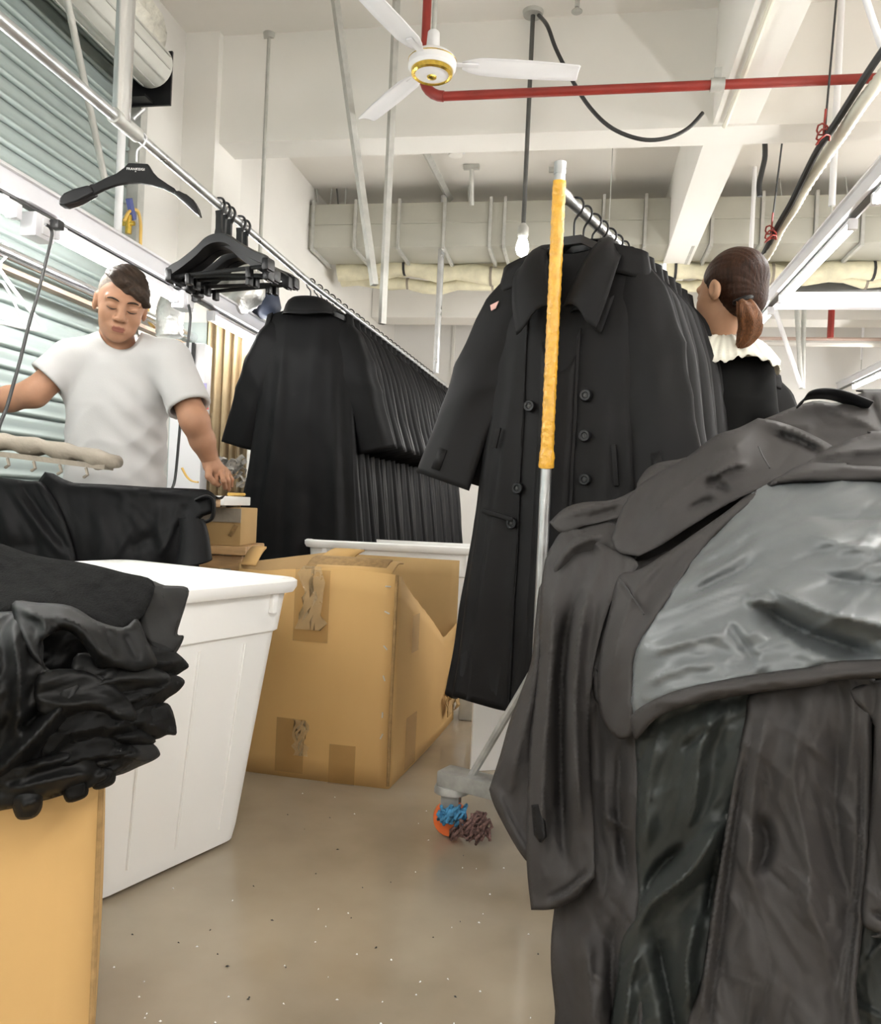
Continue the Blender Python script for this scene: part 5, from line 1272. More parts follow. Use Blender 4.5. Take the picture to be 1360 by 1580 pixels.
cBb = thing('trench_coat', 'charcoal coat hanging down the front of the heap, dark lining showing', 'coat', at(1150, 1350, 1.2))
cloth('lining', [(985, 1112), (1060, 1070), (1170, 1050), (1200, 1100), (1165, 1300), (1140, 1450), (1120, 1640), (952, 1640), (954, 1500), (962, 1445), (985, 1405), (981, 1300), (984, 1200)], HEAP, M['lining_dark'], cBb,
      [([(1130, 1085), (1085, 1140), (1075, 1220), (1060, 1300)], 16, .022, 26), ([(1098, 1120), (1050, 1160)], 9, -.012), ([(1120, 1250), (1070, 1340), (1000, 1400), (985, 1460)], 18, .040, 24), ([(1060, 1300), (1010, 1350), (990, 1400)], 10, -.022),
       ([(1010, 1430), (1030, 1520), (1050, 1630)], 16, -.03), ([(1000, 1460), (975, 1500), (965, 1600)], 12, .02), ([(1080, 1400), (1060, 1480), (1065, 1560)], 14, .024), ([(1020, 1120), (1000, 1220), (1000, 1320)], 18, .02), ([(1105, 1330), (1090, 1420)], 8, -.02)],
      off=.0, noise_amp=.006, noise_dir=2.0, noise_len=(34, 140), seed=11)
cloth('shell', [(1164, 1066), (1260, 1050), (1348, 1042), (1346, 1120), (1345, 1250), (1335, 1400), (1322, 1520), (1310, 1640), (1068, 1640), (1085, 1500), (1105, 1360), (1132, 1210), (1150, 1110)], HEAP, M['charcoal2'], cBb,
      [([(1240, 1080), (1225, 1200), (1250, 1340), (1240, 1460)], 26, .016), ([(1190, 1080), (1165, 1200), (1160, 1330), (1175, 1400)], 18, .014), ([(1160, 1250), (1185, 1300), (1160, 1360)], 12, -.014), ([(1300, 1080), (1290, 1250), (1310, 1400), (1285, 1550)], 22, -.014),
       ([(1150, 1100), (1118, 1300), (1090, 1500), (1075, 1630)], 7, .012), ([(1162, 1110), (1132, 1300), (1106, 1500), (1090, 1630)], 5, -.009), ([(1330, 1120), (1328, 1300), (1312, 1480), (1298, 1630)], 5, -.007)],
      off=.022, noise_amp=.006, noise_dir=1.35, noise_len=(30, 130), seed=12, curl=.015)
cloth('front_flap', [(1352, 1050), (1960, 1040), (1960, 1470), (1400, 1450), (1356, 1440), (1330, 1418), (1338, 1330), (1346, 1220), (1350, 1120)], HEAP, M['charcoal2'], cBb, [([(1375, 1100), (1370, 1250), (1380, 1400)], 16, .016), ([(1342, 1405), (1400, 1432)], 6, -.008)], off=.03, noise_amp=.004, noise_dir=1.5, seed=13)
cloth('lining', [(1300, 1045), (1960, 1035), (1960, 1640), (1290, 1640)], HEAP, M['lining_dark'], cBb, [], off=-.06, noise_amp=.006, noise_dir=1.5, seed=14, smooth=False)

cAa = thing('trench_coat', 'charcoal coat lying inside out across the heap, pale satin lining up', 'coat', at(1180, 950, 1.25))
cloth('lining', [(1178, 742), (1240, 734), (1300, 732), (1960, 728), (1960, 1032), (1360, 1024), (1250, 1036), (1150, 1050), (1060, 1068), (1012, 1086), (980, 1110), (973, 1080), (976, 1022), (990, 982), (1042, 903), (1069, 860), (1128, 796)], HEAP, M['lining'], cAa,
      [([(1165, 928), (1210, 958), (1270, 985), (1370, 1015)], 14, -.040, 26), ([(1150, 930), (1175, 925), (1200, 935)], 9, .02), ([(1175, 900), (1260, 940), (1340, 960), (1440, 985)], 26, .03, 16), ([(1060, 900), (1120, 870), (1195, 820)], 10, .010), ([(1050, 925), (1110, 895), (1180, 860)], 8, -.009), ([(1075, 870), (1140, 830), (1180, 790)], 8, .010),
       ([(1040, 940), (1100, 915), (1165, 895)], 9, .008), ([(1000, 1010), (1060, 990), (1130, 975)], 10, .009), ([(990, 1060), (1040, 1035), (1110, 1020)], 9, .010), ([(1120, 960), (1150, 1000), (1170, 1030)], 10, -.010), ([(1240, 820), (1320, 845), (1440, 850)], 20, .014), ([(1230, 790), (1300, 800), (1440, 790)], 12, -.010),
       ([(1250, 880), (1330, 900), (1440, 900)], 14, -.012), ([(1180, 960), (1240, 1000), (1300, 1022)], 14, .012), ([(985, 1075), (1000, 1090)], 6, -.006)],
      off=.045, noise_amp=.0045, noise_dir=-.35, noise_len=(28, 150), seed=15, curl=.006, res=5.5)
cloth('hem_band', [(974, 1104), (1010, 1079), (1060, 1061), (1150, 1043), (1250, 1029), (1360, 1017), (1960, 1012), (1960, 1046), (1360, 1047), (1260, 1058), (1150, 1072), (1060, 1089), (1012, 1110), (984, 1140), (976, 1128)], HEAP, M['charcoal2'], cAa, [([(1000, 1098), (1100, 1066), (1250, 1044), (1440, 1030)], 10, .006)], off=.058, noise_amp=.002, seed=16, curl=.010)
cloth('facing', [(1185, 738), (1128, 784), (1080, 818), (1036, 848), (988, 878), (955, 888), (943, 935), (928, 1000), (922, 1060), (930, 1110), (955, 1140), (980, 1128), (977, 1080), (979, 1023), (993, 985), (1045, 906), (1073, 862), (1130, 800), (1190, 748)], HEAP, M['charcoal2'], cAa,
      [([(1150, 768), (1060, 838), (985, 905), (950, 1010), (945, 1090)], 18, .022, 26), ([(1110, 800), (1075, 812), (1085, 828)], 8, -.014), ([(952, 890), (975, 920), (995, 950)], 5, -.006)], off=.050, noise_amp=.004, noise_dir=2.2, seed=17, curl=.012)
seam(cAa, [(957, 893), (975, 918), (994, 948)], HEAP, .082)

# ------------------------------------------------------------------ black garments on the lower left carton
BLK = tps([(-430, 800, 1.45), (-430, 960, 1.10), (-430, 1100, 1.00), (-430, 1260, 1.02), (-160, 830, 1.50), (0, 838, 1.48), (130, 868, 1.46), (235, 895, 1.44), (290, 910, 1.44), (-160, 960, 1.20), (0, 945, 1.22), (100, 940, 1.24), (200, 960, 1.30), (285, 1030, 1.36), (-160, 1100, 1.12), (60, 1100, 1.14), (200, 1100, 1.24), (272, 1130, 1.32), (-160, 1230, 1.14), (60, 1230, 1.16), (160, 1210, 1.22), (60, 1300, 1.17)])
rs = random.Random(12)
# inner stack that fills the pile
for k in range(3):
    z0 = nh + .005 + k * .075; rows = []
    cc_ = A2.lerp(C2, .5) + g1 * .02
    for i in range(13):
        t = i / 12; e = max(.15, (1 - abs(2 * t - 1) ** 6)) ** .5
        rows.append([Vector((cc_.x, cc_.y, 0)) + g1 * ((t - .5) * (.52 - .06 * k)) + g2 * (.04 + math.cos(a) * .13 * e) + Vector((0, 0, z0 + .04 + math.sin(a) * .04 * e)) for a in [2 * math.pi * q / 14 for q in range(14)]])
    tag(obj('folded_garment', MB().loft(rows, True, True), M['blacksatin'], sharp=None), 'folded black garment inside the pile on the lower left carton, %s layer' % ['bottom', 'middle', 'upper'][k], 'garment', 'folded black garments')
def layer(label, outline, m, off, folds=(), name='black_garment', **kw):
    o = cloth(name, outline, BLK, m, None, folds, off=off, **kw)
    return tag(o, label, 'garment', 'black garments piled on the lower left carton')
layer('black felt piece on top of the pile at the lower left', [(-430, 800), (-60, 818), (0, 838), (57, 857), (133, 869), (190, 883), (236, 896), (232, 930), (212, 958), (171, 974), (152, 963), (129, 948), (95, 935), (38, 933), (0, 945), (-430, 965)], M['felt'], .05,
      [([(0, 850), (60, 890), (110, 930)], 8, .010), ([(40, 860), (150, 900), (215, 930)], 14, .010), ([(-20, 900), (40, 905), (100, 915)], 9, -.008), ([(150, 890), (190, 920), (200, 955)], 9, -.012)], noise_amp=.004, seed=30, res=6)
layer('black satin ruffle just under the felt piece of the lower left pile', [(18, 932), (60, 930), (110, 935), (150, 958), (190, 968), (212, 955), (228, 990), (243, 1024), (222, 1034), (205, 1037), (178, 1030), (152, 1032), (140, 1012), (120, 985), (98, 972), (74, 982), (60, 998), (66, 1028), (40, 1000)], M['blacksatin'], .065,
      [([(60, 945), (120, 965), (160, 1010), (200, 1030)], 14, .028), ([(30, 940), (70, 960), (66, 1000)], 12, .02), ([(190, 975), (215, 1020)], 8, -.012), ([(165, 970), (180, 1020)], 6, -.012)], noise_amp=.003, seed=31, res=5)
layer('sheer black organza corner sticking out right of the felt piece', [(226, 899), (255, 903), (290, 907), (287, 932), (280, 955), (274, 978), (284, 982), (275, 1003), (264, 1014), (246, 1022), (228, 990), (214, 960)], M['organza_thin'], .03, [([(230, 905), (260, 935), (270, 980)], 8, .012), ([(288, 912), (278, 960)], 3, .008)], noise_amp=.003, seed=32, res=5)
layer('black satin body of the lower left pile behind its loose layers', [(-430, 862), (60, 880), (200, 905), (226, 960), (238, 1020), (242, 1060), (232, 1100), (212, 1130), (186, 1160), (138, 1195), (60, 1226), (-430, 1262)], M['blacksatin'], -.012, [], noise_amp=.006, noise_dir=-.3, seed=58, res=6, wamp=.012)
specs = [([(150, 985), (215, 985), (262, 1000), (291, 1025), (282, 1036), (262, 1047), (236, 1051), (170, 1040)], 'organza', .028, 'black organza layer whose tip points right beside the white bin, uppermost'),
    ([(120, 1008), (180, 1018), (240, 1030), (264, 1047), (242, 1070), (200, 1086), (150, 1080), (112, 1050)], 'blacksatin', .050, 'black satin layer folded over in the middle of the lower left pile'),
    ([(150, 1050), (205, 1042), (262, 1040), (285, 1050), (276, 1066), (256, 1080), (238, 1101), (210, 1113), (165, 1095)], 'organza', .036, 'black organza layer with a rolled tip, second below the felt piece'),
    ([(60, 1040), (130, 1035), (190, 1070), (212, 1110), (170, 1121), (120, 1112), (60, 1100)], 'blacksatin', .062, 'black satin frill bulging out in the centre of the lower left pile'),
    ([(140, 1095), (190, 1090), (240, 1085), (263, 1089), (273, 1131), (258, 1134), (240, 1141), (205, 1140), (150, 1130)], 'organza', .040, 'black organza layer with a square corner low on the pile'),
    ([(90, 1088), (170, 1094), (212, 1120), (190, 1146), (140, 1152), (90, 1140)], 'organza', .058, 'dark organza fold low in the centre of the lower left pile'),
    ([(130, 1112), (200, 1118), (240, 1141), (225, 1151), (190, 1152), (140, 1148)], 'organza', .048, 'dark organza layer recessed low in the lower left pile'),
    ([(120, 1150), (180, 1148), (230, 1145), (247, 1161), (241, 1171), (215, 1183), (180, 1197), (130, 1200)], 'organza_thin', .046, 'sheer black layer with a narrow slit at its tip'),
    ([(70, 1130), (130, 1126), (180, 1140), (217, 1160), (190, 1186), (150, 1206), (100, 1214), (60, 1190)], 'organza', .056, 'thin black layer sloping down to the left above the carton'),
    ([(-20, 1190), (40, 1176), (110, 1160), (166, 1190), (150, 1211), (100, 1226), (60, 1237), (-20, 1250)], 'blacksatin', .064, 'lowest black satin layer over the carton edge')]
for i, (P, m, of, lab) in enumerate(specs):
    cx_ = sum(p[0] for p in P) / len(P); cy_ = sum(p[1] for p in P) / len(P); tip = max(P)
    layer(lab, P, M[m], of, [([(tip[0] - 8, tip[1]), (cx_, cy_), (cx_ - 60, cy_ + 14)], 12, .018), ([(tip[0] - 14, tip[1] + 12), (cx_ + 10, cy_ + 22), (cx_ - 40, cy_ + 40)], 8, -.012)], noise_amp=.005, noise_dir=-.35, noise_len=(22, 80), seed=60 + i, res=4, wr=1.6, wamp=.010, thick=.002)
layer('black satin front of the lower left pile with long drooping folds', [(-430, 940), (-20, 945), (40, 938), (66, 985), (70, 1028), (110, 1040), (150, 1036), (170, 1060), (130, 1090), (110, 1130), (60, 1180), (0, 1225), (-430, 1260)], M['blacksatin'], .055,
      [([(20, 960), (30, 1050), (26, 1150)], 14, .03), ([(130, 1050), (80, 1110), (10, 1180), (-60, 1230)], 14, .03), ([(90, 1045), (60, 1100), (20, 1130)], 10, -.025), ([(-40, 960), (-30, 1060), (-50, 1180)], 18, .03)], noise_amp=.006, noise_dir=2.2, seed=80)
layer('black rolled cuff drooping lowest over the carton front', [(20, 1228), (60, 1215), (66, 1240), (58, 1258), (40, 1265), (24, 1260)], M['blacksatin'], .07, [([(30, 1245), (60, 1235)], 9, .015)], noise_amp=.002, seed=81, res=4)
for i, (x, y) in enumerate([(118, 1225), (160, 1205)]):
    layer('small black frill over the carton edge, %s' % ('left one' if i == 0 else 'right one'), [(x - 20, y - 14), (x + 14, y - 20), (x + 18, y), (x + 4, y + 10), (x - 16, y + 12)], M['organza'], .06, [], noise_amp=.003, seed=90 + i, res=4)

# ------------------------------------------------------------------ black garments over the ironing table
TBL = tps([(-160, 735, TD - .02), (0, 738, TD - .02), (160, 748, TD - .02), (335, 757, TD - .02), (-160, 790, TD - .06), (0, 790, TD - .06), (160, 800, TD - .07), (330, 810, TD - .05), (-160, 930, TD - .05), (0, 930, TD - .05), (160, 930, TD - .06), (330, 930, TD - .03)])
tc = thing('trench_coat', 'black coat draped over the ironing table with one sleeve end open', 'coat', at(240, 900, TD))
cloth('body', [(60, 741), (114, 745), (180, 748), (243, 752), (300, 754), (322, 757), (333, 768), (329, 790), (310, 800), (300, 830), (292, 935), (60, 935)], TBL, M['blackcoat'], tc,
      [([(90, 748), (200, 756), (325, 764)], 9, .012), ([(250, 770), (245, 820), (262, 870)], 12, .014), ([(200, 850), (225, 832), (245, 830)], 12, -.018), ([(150, 770), (160, 830), (150, 900)], 16, .008), ([(285, 775), (280, 820)], 8, -.012), ([(240, 860), (255, 840), (270, 800)], 8, .012)], off=.02, noise_amp=.004, noise_dir=1.3, seed=100)
slv = [at(296, 800, TD - .09), at(300, 826, TD - .10), at(300, 850, TD - .11), at(299, 868, TD - .12)]
rings = []
for i, c in enumerate(catmull(slv, 4)):
    r = .038 + .018 * i / 12
    rings.append([c + _r0 * (math.cos(a) * r * 1.02) - _f0 * (math.sin(a) * r * .8) + Vector((0, 0, -.25 * math.cos(a - 2.4) * r * (i / 12))) for a in [2 * math.pi * k / 22 for k in range(22)]])
inn = [[p.lerp(sum(rings[-1], Vector()) / 22, .06) for p in rings[-1]], [p.lerp(sum(rings[-4], Vector()) / 22, .08) for p in rings[-4]]]
obj('sleeve', MB().loft(rings + inn, True), M['blackcoat'], tc, sharp=None)
lp = catmull([at(x, y, TD - .07) for x, y in [(302, 772), (318, 766), (329, 772), (330, 788), (326, 801), (312, 806), (302, 800)]], 5)
obj('belt_loop', MB().tube(lp, .012, 8, flat=.5), M['blackcoat'], tc)
tag(cloth('black_garment', [(-160, 728), (-60, 734), (0, 737), (40, 742), (70, 748), (100, 800), (120, 870), (130, 935), (-160, 935)], TBL, M['blackcoat'], None,
      [([(10, 742), (50, 800), (105, 868)], 8, .014), ([(28, 742), (66, 795), (120, 866)], 5, -.012), ([(0, 780), (20, 850)], 14, .01)], off=.035, noise_amp=.004, noise_dir=1.1, seed=101), 'black garment hanging over the left end of the ironing table', 'garment')
# cloth lying on the table top
gt = MB(); rows = []
for i in range(40):
    t = i / 39; rows.append([tl0 + txd * (Lx * t * 1.0) + tyd * (.0 + .22 * j / 9) + Vector((0, 0, TZ - .018 + .008 * math.sin(i * .9 + j) + .006 * math.sin(i * .31 * j))) for j in range(10)])
solid(obj('table_cover', gt.loft(rows, False), M['blackcoat'], tc, sharp=None), .004)
# ================================================================== people (signed distance shapes turned into one surface)
def nets(Fv, xs, ys, zs):
    ins = Fv < 0; nx, ny, nz = Fv.shape
    acc = np.zeros((nx - 1, ny - 1, nz - 1, 3), np.float32); cnt = np.zeros((nx - 1, ny - 1, nz - 1), np.float32)
    sl = lambda o, n: slice(o, n - 1 + o)
    Xa = [xs.astype(np.float32), ys.astype(np.float32), zs.astype(np.float32)]
    for ax_ in range(3):
        for o1 in (0, 1):
            for o2 in (0, 1):
                o = [0, 0, 0]; oth = [i for i in range(3) if i != ax_]; o[oth[0]] = o1; o[oth[1]] = o2
                o_b = list(o); o_b[ax_] = 1
                a = Fv[sl(o[0], nx), sl(o[1], ny), sl(o[2], nz)]; b = Fv[sl(o_b[0], nx), sl(o_b[1], ny), sl(o_b[2], nz)]
                m = (a < 0) != (b < 0)
                idx = np.nonzero(m); t = a[idx] / (a[idx] - b[idx])
                for d in range(3):
                    c0_ = Xa[d][idx[d] + o[d]]
                    acc[idx[0], idx[1], idx[2], d] += c0_ + (t * (Xa[d][idx[d] + o_b[d]] - c0_) if d == ax_ else 0)
                cnt[idx] += 1
    cells = np.nonzero(cnt > 0); vid = np.full(cnt.shape, -1, np.int64); vid[cells] = np.arange(len(cells[0]))
    V = acc[cells] / cnt[cells][:, None]; faces = []
    for ax_ in range(3):
        oth = [(ax_ + 1) % 3, (ax_ + 2) % 3]
        s0 = [slice(None)] * 3; s1 = [slice(None)] * 3; s0[ax_] = slice(0, -1); s1[ax_] = slice(1, None)
        for d in oth: s0[d] = slice(1, -1); s1[d] = slice(1, -1)
        a, b = ins[tuple(s0)], ins[tuple(s1)]
        idx = list(np.nonzero(a != b)); flip = a[tuple(idx)]
        g = [i.copy() for i in idx]
        for d in oth: g[d] = g[d] + 1
        def cell(d1, d2):
            h = [i.copy() for i in g]; h[oth[0]] += d1; h[oth[1]] += d2; return vid[tuple(h)]
        q = np.stack([cell(-1, -1), cell(0, -1), cell(0, 0), cell(-1, 0)], 1)
        q[~flip] = q[~flip][:, ::-1]; faces.append(q)
    return V, np.concatenate(faces)
smin = lambda a, b, k: np.minimum(a, b) - np.maximum(k - np.abs(a - b), 0) ** 2 / (4 * k)
smax = lambda a, b, k: -smin(-a, -b, k)
def ell(P, c, r):
    q = (P - np.array(c, np.float32)) / np.array(r, np.float32); k = np.linalg.norm(q, axis=-1)
    k2 = np.linalg.norm(q / np.array(r, np.float32), axis=-1); return k * (k - 1) / np.maximum(k2, 1e-6)
def cap(P, a, b, ra, rb):
    a = np.array(a, np.float32); b = np.array(b, np.float32); ab = b - a
    t = np.clip(((P - a) @ ab) / (ab @ ab), 0, 1)[..., None]
    return np.linalg.norm(P - a - t * ab, axis=-1) - (ra + (rb - ra) * t[..., 0])
def block(fn, lo, hi, h):
    xs, ys, zs = [np.arange(l, u + h, h) for l, u in zip(lo, hi)]
    P = np.stack(np.meshgrid(xs, ys, zs, indexing='ij'), -1).astype(np.float32)
    return nets(fn(P), xs, ys, zs)
def join(parts):
    V = []; Fq = []; n = 0
    for v, f in parts: V.append(v); Fq.append(f + n); n += len(v)
    return np.concatenate(V), np.concatenate(Fq)
def mesh_obj(name, V, Fq, mats, parent, pick=None):
    me = bpy.data.meshes.new(name)
    me.vertices.add(len(V)); me.vertices.foreach_set('co', V.astype(np.float32).ravel())
    me.loops.add(len(Fq) * 4); me.loops.foreach_set('vertex_index', Fq.astype(np.int32).ravel())
    me.polygons.add(len(Fq)); me.polygons.foreach_set('loop_start', np.arange(len(Fq), dtype=np.int32) * 4)
    me.update(calc_edges=True); me.validate()
    me.polygons.foreach_set('use_smooth', [True] * len(me.polygons))
    for m in mats: me.materials.append(m)
    if pick is not None and len(me.polygons) == len(Fq):
        me.polygons.foreach_set('material_index', pick(V[Fq].mean(1)).astype(np.int32))
    me.update()
    o = bpy.data.objects.new(name, me); COL.objects.link(o); o.parent = parent
    return o

# ------------------------------------------------------------------ the man; local frame: x right in the photo, y away, z up, origin between his feet
MD = 2.98
mroot = at(185, 640, MD); mroot.z = 0
man = thing('person', 'man in a white t-shirt looking down, one hand on the counter', 'person', mroot, YAW)
Rl = Matrix.Rotation(-YAW, 3, 'Z')
def ml_(px, py, dy=0.0):                              # pixel -> the man's own frame
    q = Rl @ (at(px, py, MD + dy) - mroot); return np.array((q.x, q.y, q.z), np.float32)
hc_ = ml_(187, 470, -.02)                              # head centre
Hm = (Matrix.Rotation(math.radians(24), 3, 'Z') @ Matrix.Rotation(math.radians(20), 3, 'X') @ Matrix.Rotation(math.radians(7), 3, 'Y'))
Hn = np.array(Hm, np.float32); HS = 1.06
def to_head(P): return ((P - hc_) @ Hn) / HS             # world(local) -> head frame
def from_head(V): return (V * HS) @ Hn.T + hc_
nk_a, nk_b = to_head(ml_(180, 515, .05)), to_head(ml_(182, 560, .06))
def head_sdf(P, female=False):
    d = ell(P, (0, .020, .035), (.076, .096, .088))
    d = smin(d, ell(P, (0, -.028, -.020), (.066, .066, .088)), .04)
    d = smin(d, ell(P, (0, -.036, -.072), (.052, .052, .046)), .035)
    d = smin(d, ell(P, (0, -.074, -.100), (.022, .018, .018)), .025)
    for s in (-1, 1):
        d = smin(d, ell(P, (s * .044, -.060, -.030), (.022, .024, .026)), .02)      # cheek
        d = smin(d, cap(P, (s * .012, -.088, .026), (s * .048, -.074, .024), .010, .009), .015)  # brow
        d = smax(d, -ell(P, (s * .032, -.106, .004), (.020, .020, .013)), .016)      # socket
        d = smin(d, ell(P, (s * .032, -.076, .001), (.0185, .0165, .0140)), .005)     # closed lid
        d = smax(d, -cap(P, (s * .018, -.0950, -.0045), (s * .046, -.0875, -.0050), .0016, .0014), .003)   # lid slit
    d = smin(d, cap(P, (0, -.090, .014), (0, -.112, -.030), .0080, .0135), .014)
    for s in (-1, 1):
        d = smin(d, ell(P, (s * .0145, -.100, -.036), (.0105, .012, .0095)), .008)
        d = smax(d, -ell(P, (s * .008, -.108, -.0435), (.0045, .006, .004)), .004)
    d = smin(d, ell(P, (0, -.078, -.066), (.034, .022, .022)), .015)
    d = smin(d, cap(P, (-.020, -.0965, -.0640), (.020, -.0965, -.0640), .0055, .0055), .006)
    d = smin(d, ell(P, (0, -.0990, -.0630), (.012, .006, .006)), .006)
    d = smin(d, cap(P, (-.016, -.0950, -.0755), (.016, -.0950, -.0755), .0065, .0065), .006)
    d = smax(d, -cap(P, (-.024, -.1045, -.0693), (.024, -.1045, -.0693), .0020, .0020), .003)
    for s in (-1, 1):
        e = ell(P, (s * .081, .014, -.008), (.010, .022, .033))
        e = smax(e, -ell(P, (s * .092, .008, -.004), (.008, .012, .020)), .004)
        d = smin(d, e, .010)
    return d
def lipsel(Cn):
    q = to_head(Cn)
    lip = (np.abs(q[:, 0]) < .018 * np.clip(1 - ((q[:, 2] + .0695) / .016) ** 2, 0, 1) ** .5 + .002) & (q[:, 1] < -.088) & (q[:, 2] < -.0605) & (q[:, 2] > -.0790)
    return np.where(lip, 1, 0)
headV, headF = block(lambda P: smin(head_sdf(P), cap(P, nk_a, nk_b, .058, .070), .03), (-.115, -.14, -.22), (.115, .14, .14), .0032)
headV = from_head(headV)
# limbs in the man's own frame
sh_r, el_r, wr_r = ml_(262, 556, .0), ml_(300, 648, -.06), ml_(327, 716, .03)
sh_l, el_l, wr_l = ml_(112, 556, .0), ml_(52, 607, -.06), ml_(-40, 628, -.02)
def arms(P):
    d = cap(P, sh_r, el_r, .058, .048); d = smin(d, smin(cap(P, el_r, el_r + (wr_r - el_r) * .45, .048, .044), cap(P, el_r + (wr_r - el_r) * .45, wr_r, .044, .030), .02), .03)
    e = cap(P, sh_l, el_l, .058, .047); e = smin(e, smin(cap(P, el_l, el_l + (wr_l - el_l) * .4, .047, .045), cap(P, el_l + (wr_l - el_l) * .4, wr_l, .045, .032), .02), .03)
    return np.minimum(d, e)
tor_t, tor_b = ml_(185, 560, .03), ml_(185, 745, .03)
def legs(P):
    zt_ = float(tor_b[2]); x0 = float(tor_t[0])
    d = ell(P, (x0, .05, zt_ - .08), (.165, .115, .16))
    for s in (-1, 1):
        d = smin(d, cap(P, (x0 + s * .085, .05, zt_ - .12), (x0 + s * .095, .04, .50), .088, .060), .05)
        d = smin(d, cap(P, (x0 + s * .095, .04, .50), (x0 + s * .10, .06, .09), .060, .042), .03)
        d = smin(d, cap(P, (x0 + s * .10, .08, .045), (x0 + s * .12, -.10, .04), .045, .038), .03)
    d = smin(d, ell(P, (x0, .05, zt_ + .05), (.15, .10, .15)), .08)
    return d
# hand on the counter
wv = (wr_r - el_r); wv = wv / np.linalg.norm(wv)
kn = ml_(343, 733, .05)
def hand_chain(base, joints, r0, r1):
    return [(base if i == 0 else joints[i - 1], joints[i], r0 + (r1 - r0) * i / len(joints), r0 + (r1 - r0) * (i + 1) / len(joints)) for i in range(len(joints))]
chains = []
fing = [[(333, 729, .03), (334, 741, .0), (337, 749, .03)], [(342, 729, .02), (345, 742, -.02), (347, 753, .01)], [(348, 729, .04), (352, 742, .01), (353, 755, .03)], [(352, 730, .07), (357, 740, .05), (357, 750, .06)]]
for k, f in enumerate(fing):
    j = [ml_(*q) for q in f]; chains += hand_chain(ml_(329 + 4 * k, 719 + k, .03 + .012 * k), j, .0115, .0085)
chains += hand_chain(ml_(322, 722, .0), [ml_(322, 735, -.03), ml_(330, 744, -.02), ml_(337, 748, -.01)], .0135, .009)
def hand(P):
    d = cap(P, wr_r, ml_(336, 727, .04), .029, .030); d = smin(d, cap(P, ml_(324, 722, .01), ml_(347, 729, .05), .020, .017), .02)
    for a, b, ra, rb in chains: d = smin(d, cap(P, a, b, ra, rb), .006)
    return d
_j = np.stack([sh_r, el_r, wr_r, sh_l, el_l, wr_l]); lo = _j.min(0) - .09; hi = _j.max(0) + .09
armV, armF = block(arms, lo, hi, .008)
hlo, hhi = np.minimum(wr_r, kn) - np.array((.06, .09, .075)), np.maximum(wr_r, kn) + np.array((.06, .09, .03))
wcut = wr_r + wv * .0
def hand_part(P):
    d = smin(hand(P), cap(P, wr_r - wv * .09, wr_r, .0345, .030), .015)
    return d
hV, hF = block(hand_part, hlo, hhi, .0032)
dl = (wr_l - el_l); dl = dl / np.linalg.norm(dl); nl = np.array((0, .25, 1), np.float32); nl = nl - dl * (nl @ dl); nl = nl / np.linalg.norm(nl); bl = np.cross(dl, nl)
lch = []
for k, (o_, ln) in enumerate(((.030, .070), (.010, .078), (-.010, .074), (-.028, .060))):
    b0_ = wr_l + dl * .085 + nl * o_; lch += hand_chain(b0_, [b0_ + dl * ln * .45 - bl * .006, b0_ + dl * ln * .75 - bl * .022, b0_ + dl * ln * .88 - bl * .042], .0105, .008)
lch += hand_chain(wr_l + dl * .025 + nl * .025, [wr_l + dl * .06 + nl * .058 - bl * .012, wr_l + dl * .095 + nl * .062 - bl * .03], .013, .009)
def hand_l(P):
    d = smin(cap(P, wr_l - dl * .08, wr_l, .035, .031), cap(P, wr_l + dl * .005, wr_l + dl * .04, .030, .028), .02)
    for o_ in (.022, .0, -.022): d = smin(d, cap(P, wr_l + dl * .03 + nl * o_, wr_l + dl * .085 + nl * o_, .017, .014), .012)
    for a, b, ra, rb in lch: d = smin(d, cap(P, a, b, ra, rb), .006)
    return d
_q = np.stack([wr_l - dl * .03, wr_l + dl * .18]); hlV, hlF = block(hand_l, _q.min(0) - .085, _q.max(0) + .085, .0042)
legV, legF = block(legs, (-.28, -.22, -.0), (.28, .24, float(tor_b[2]) + .22), .011)
bodyV, bodyF = join([(headV, headF), (armV, armF), (hV, hF), (hlV, hlF)])
mesh_obj('body', bodyV, bodyF, [M['skin'], M['lip']], man, lipsel)
mesh_obj('trousers', legV, legF, [M['trouser']], man)
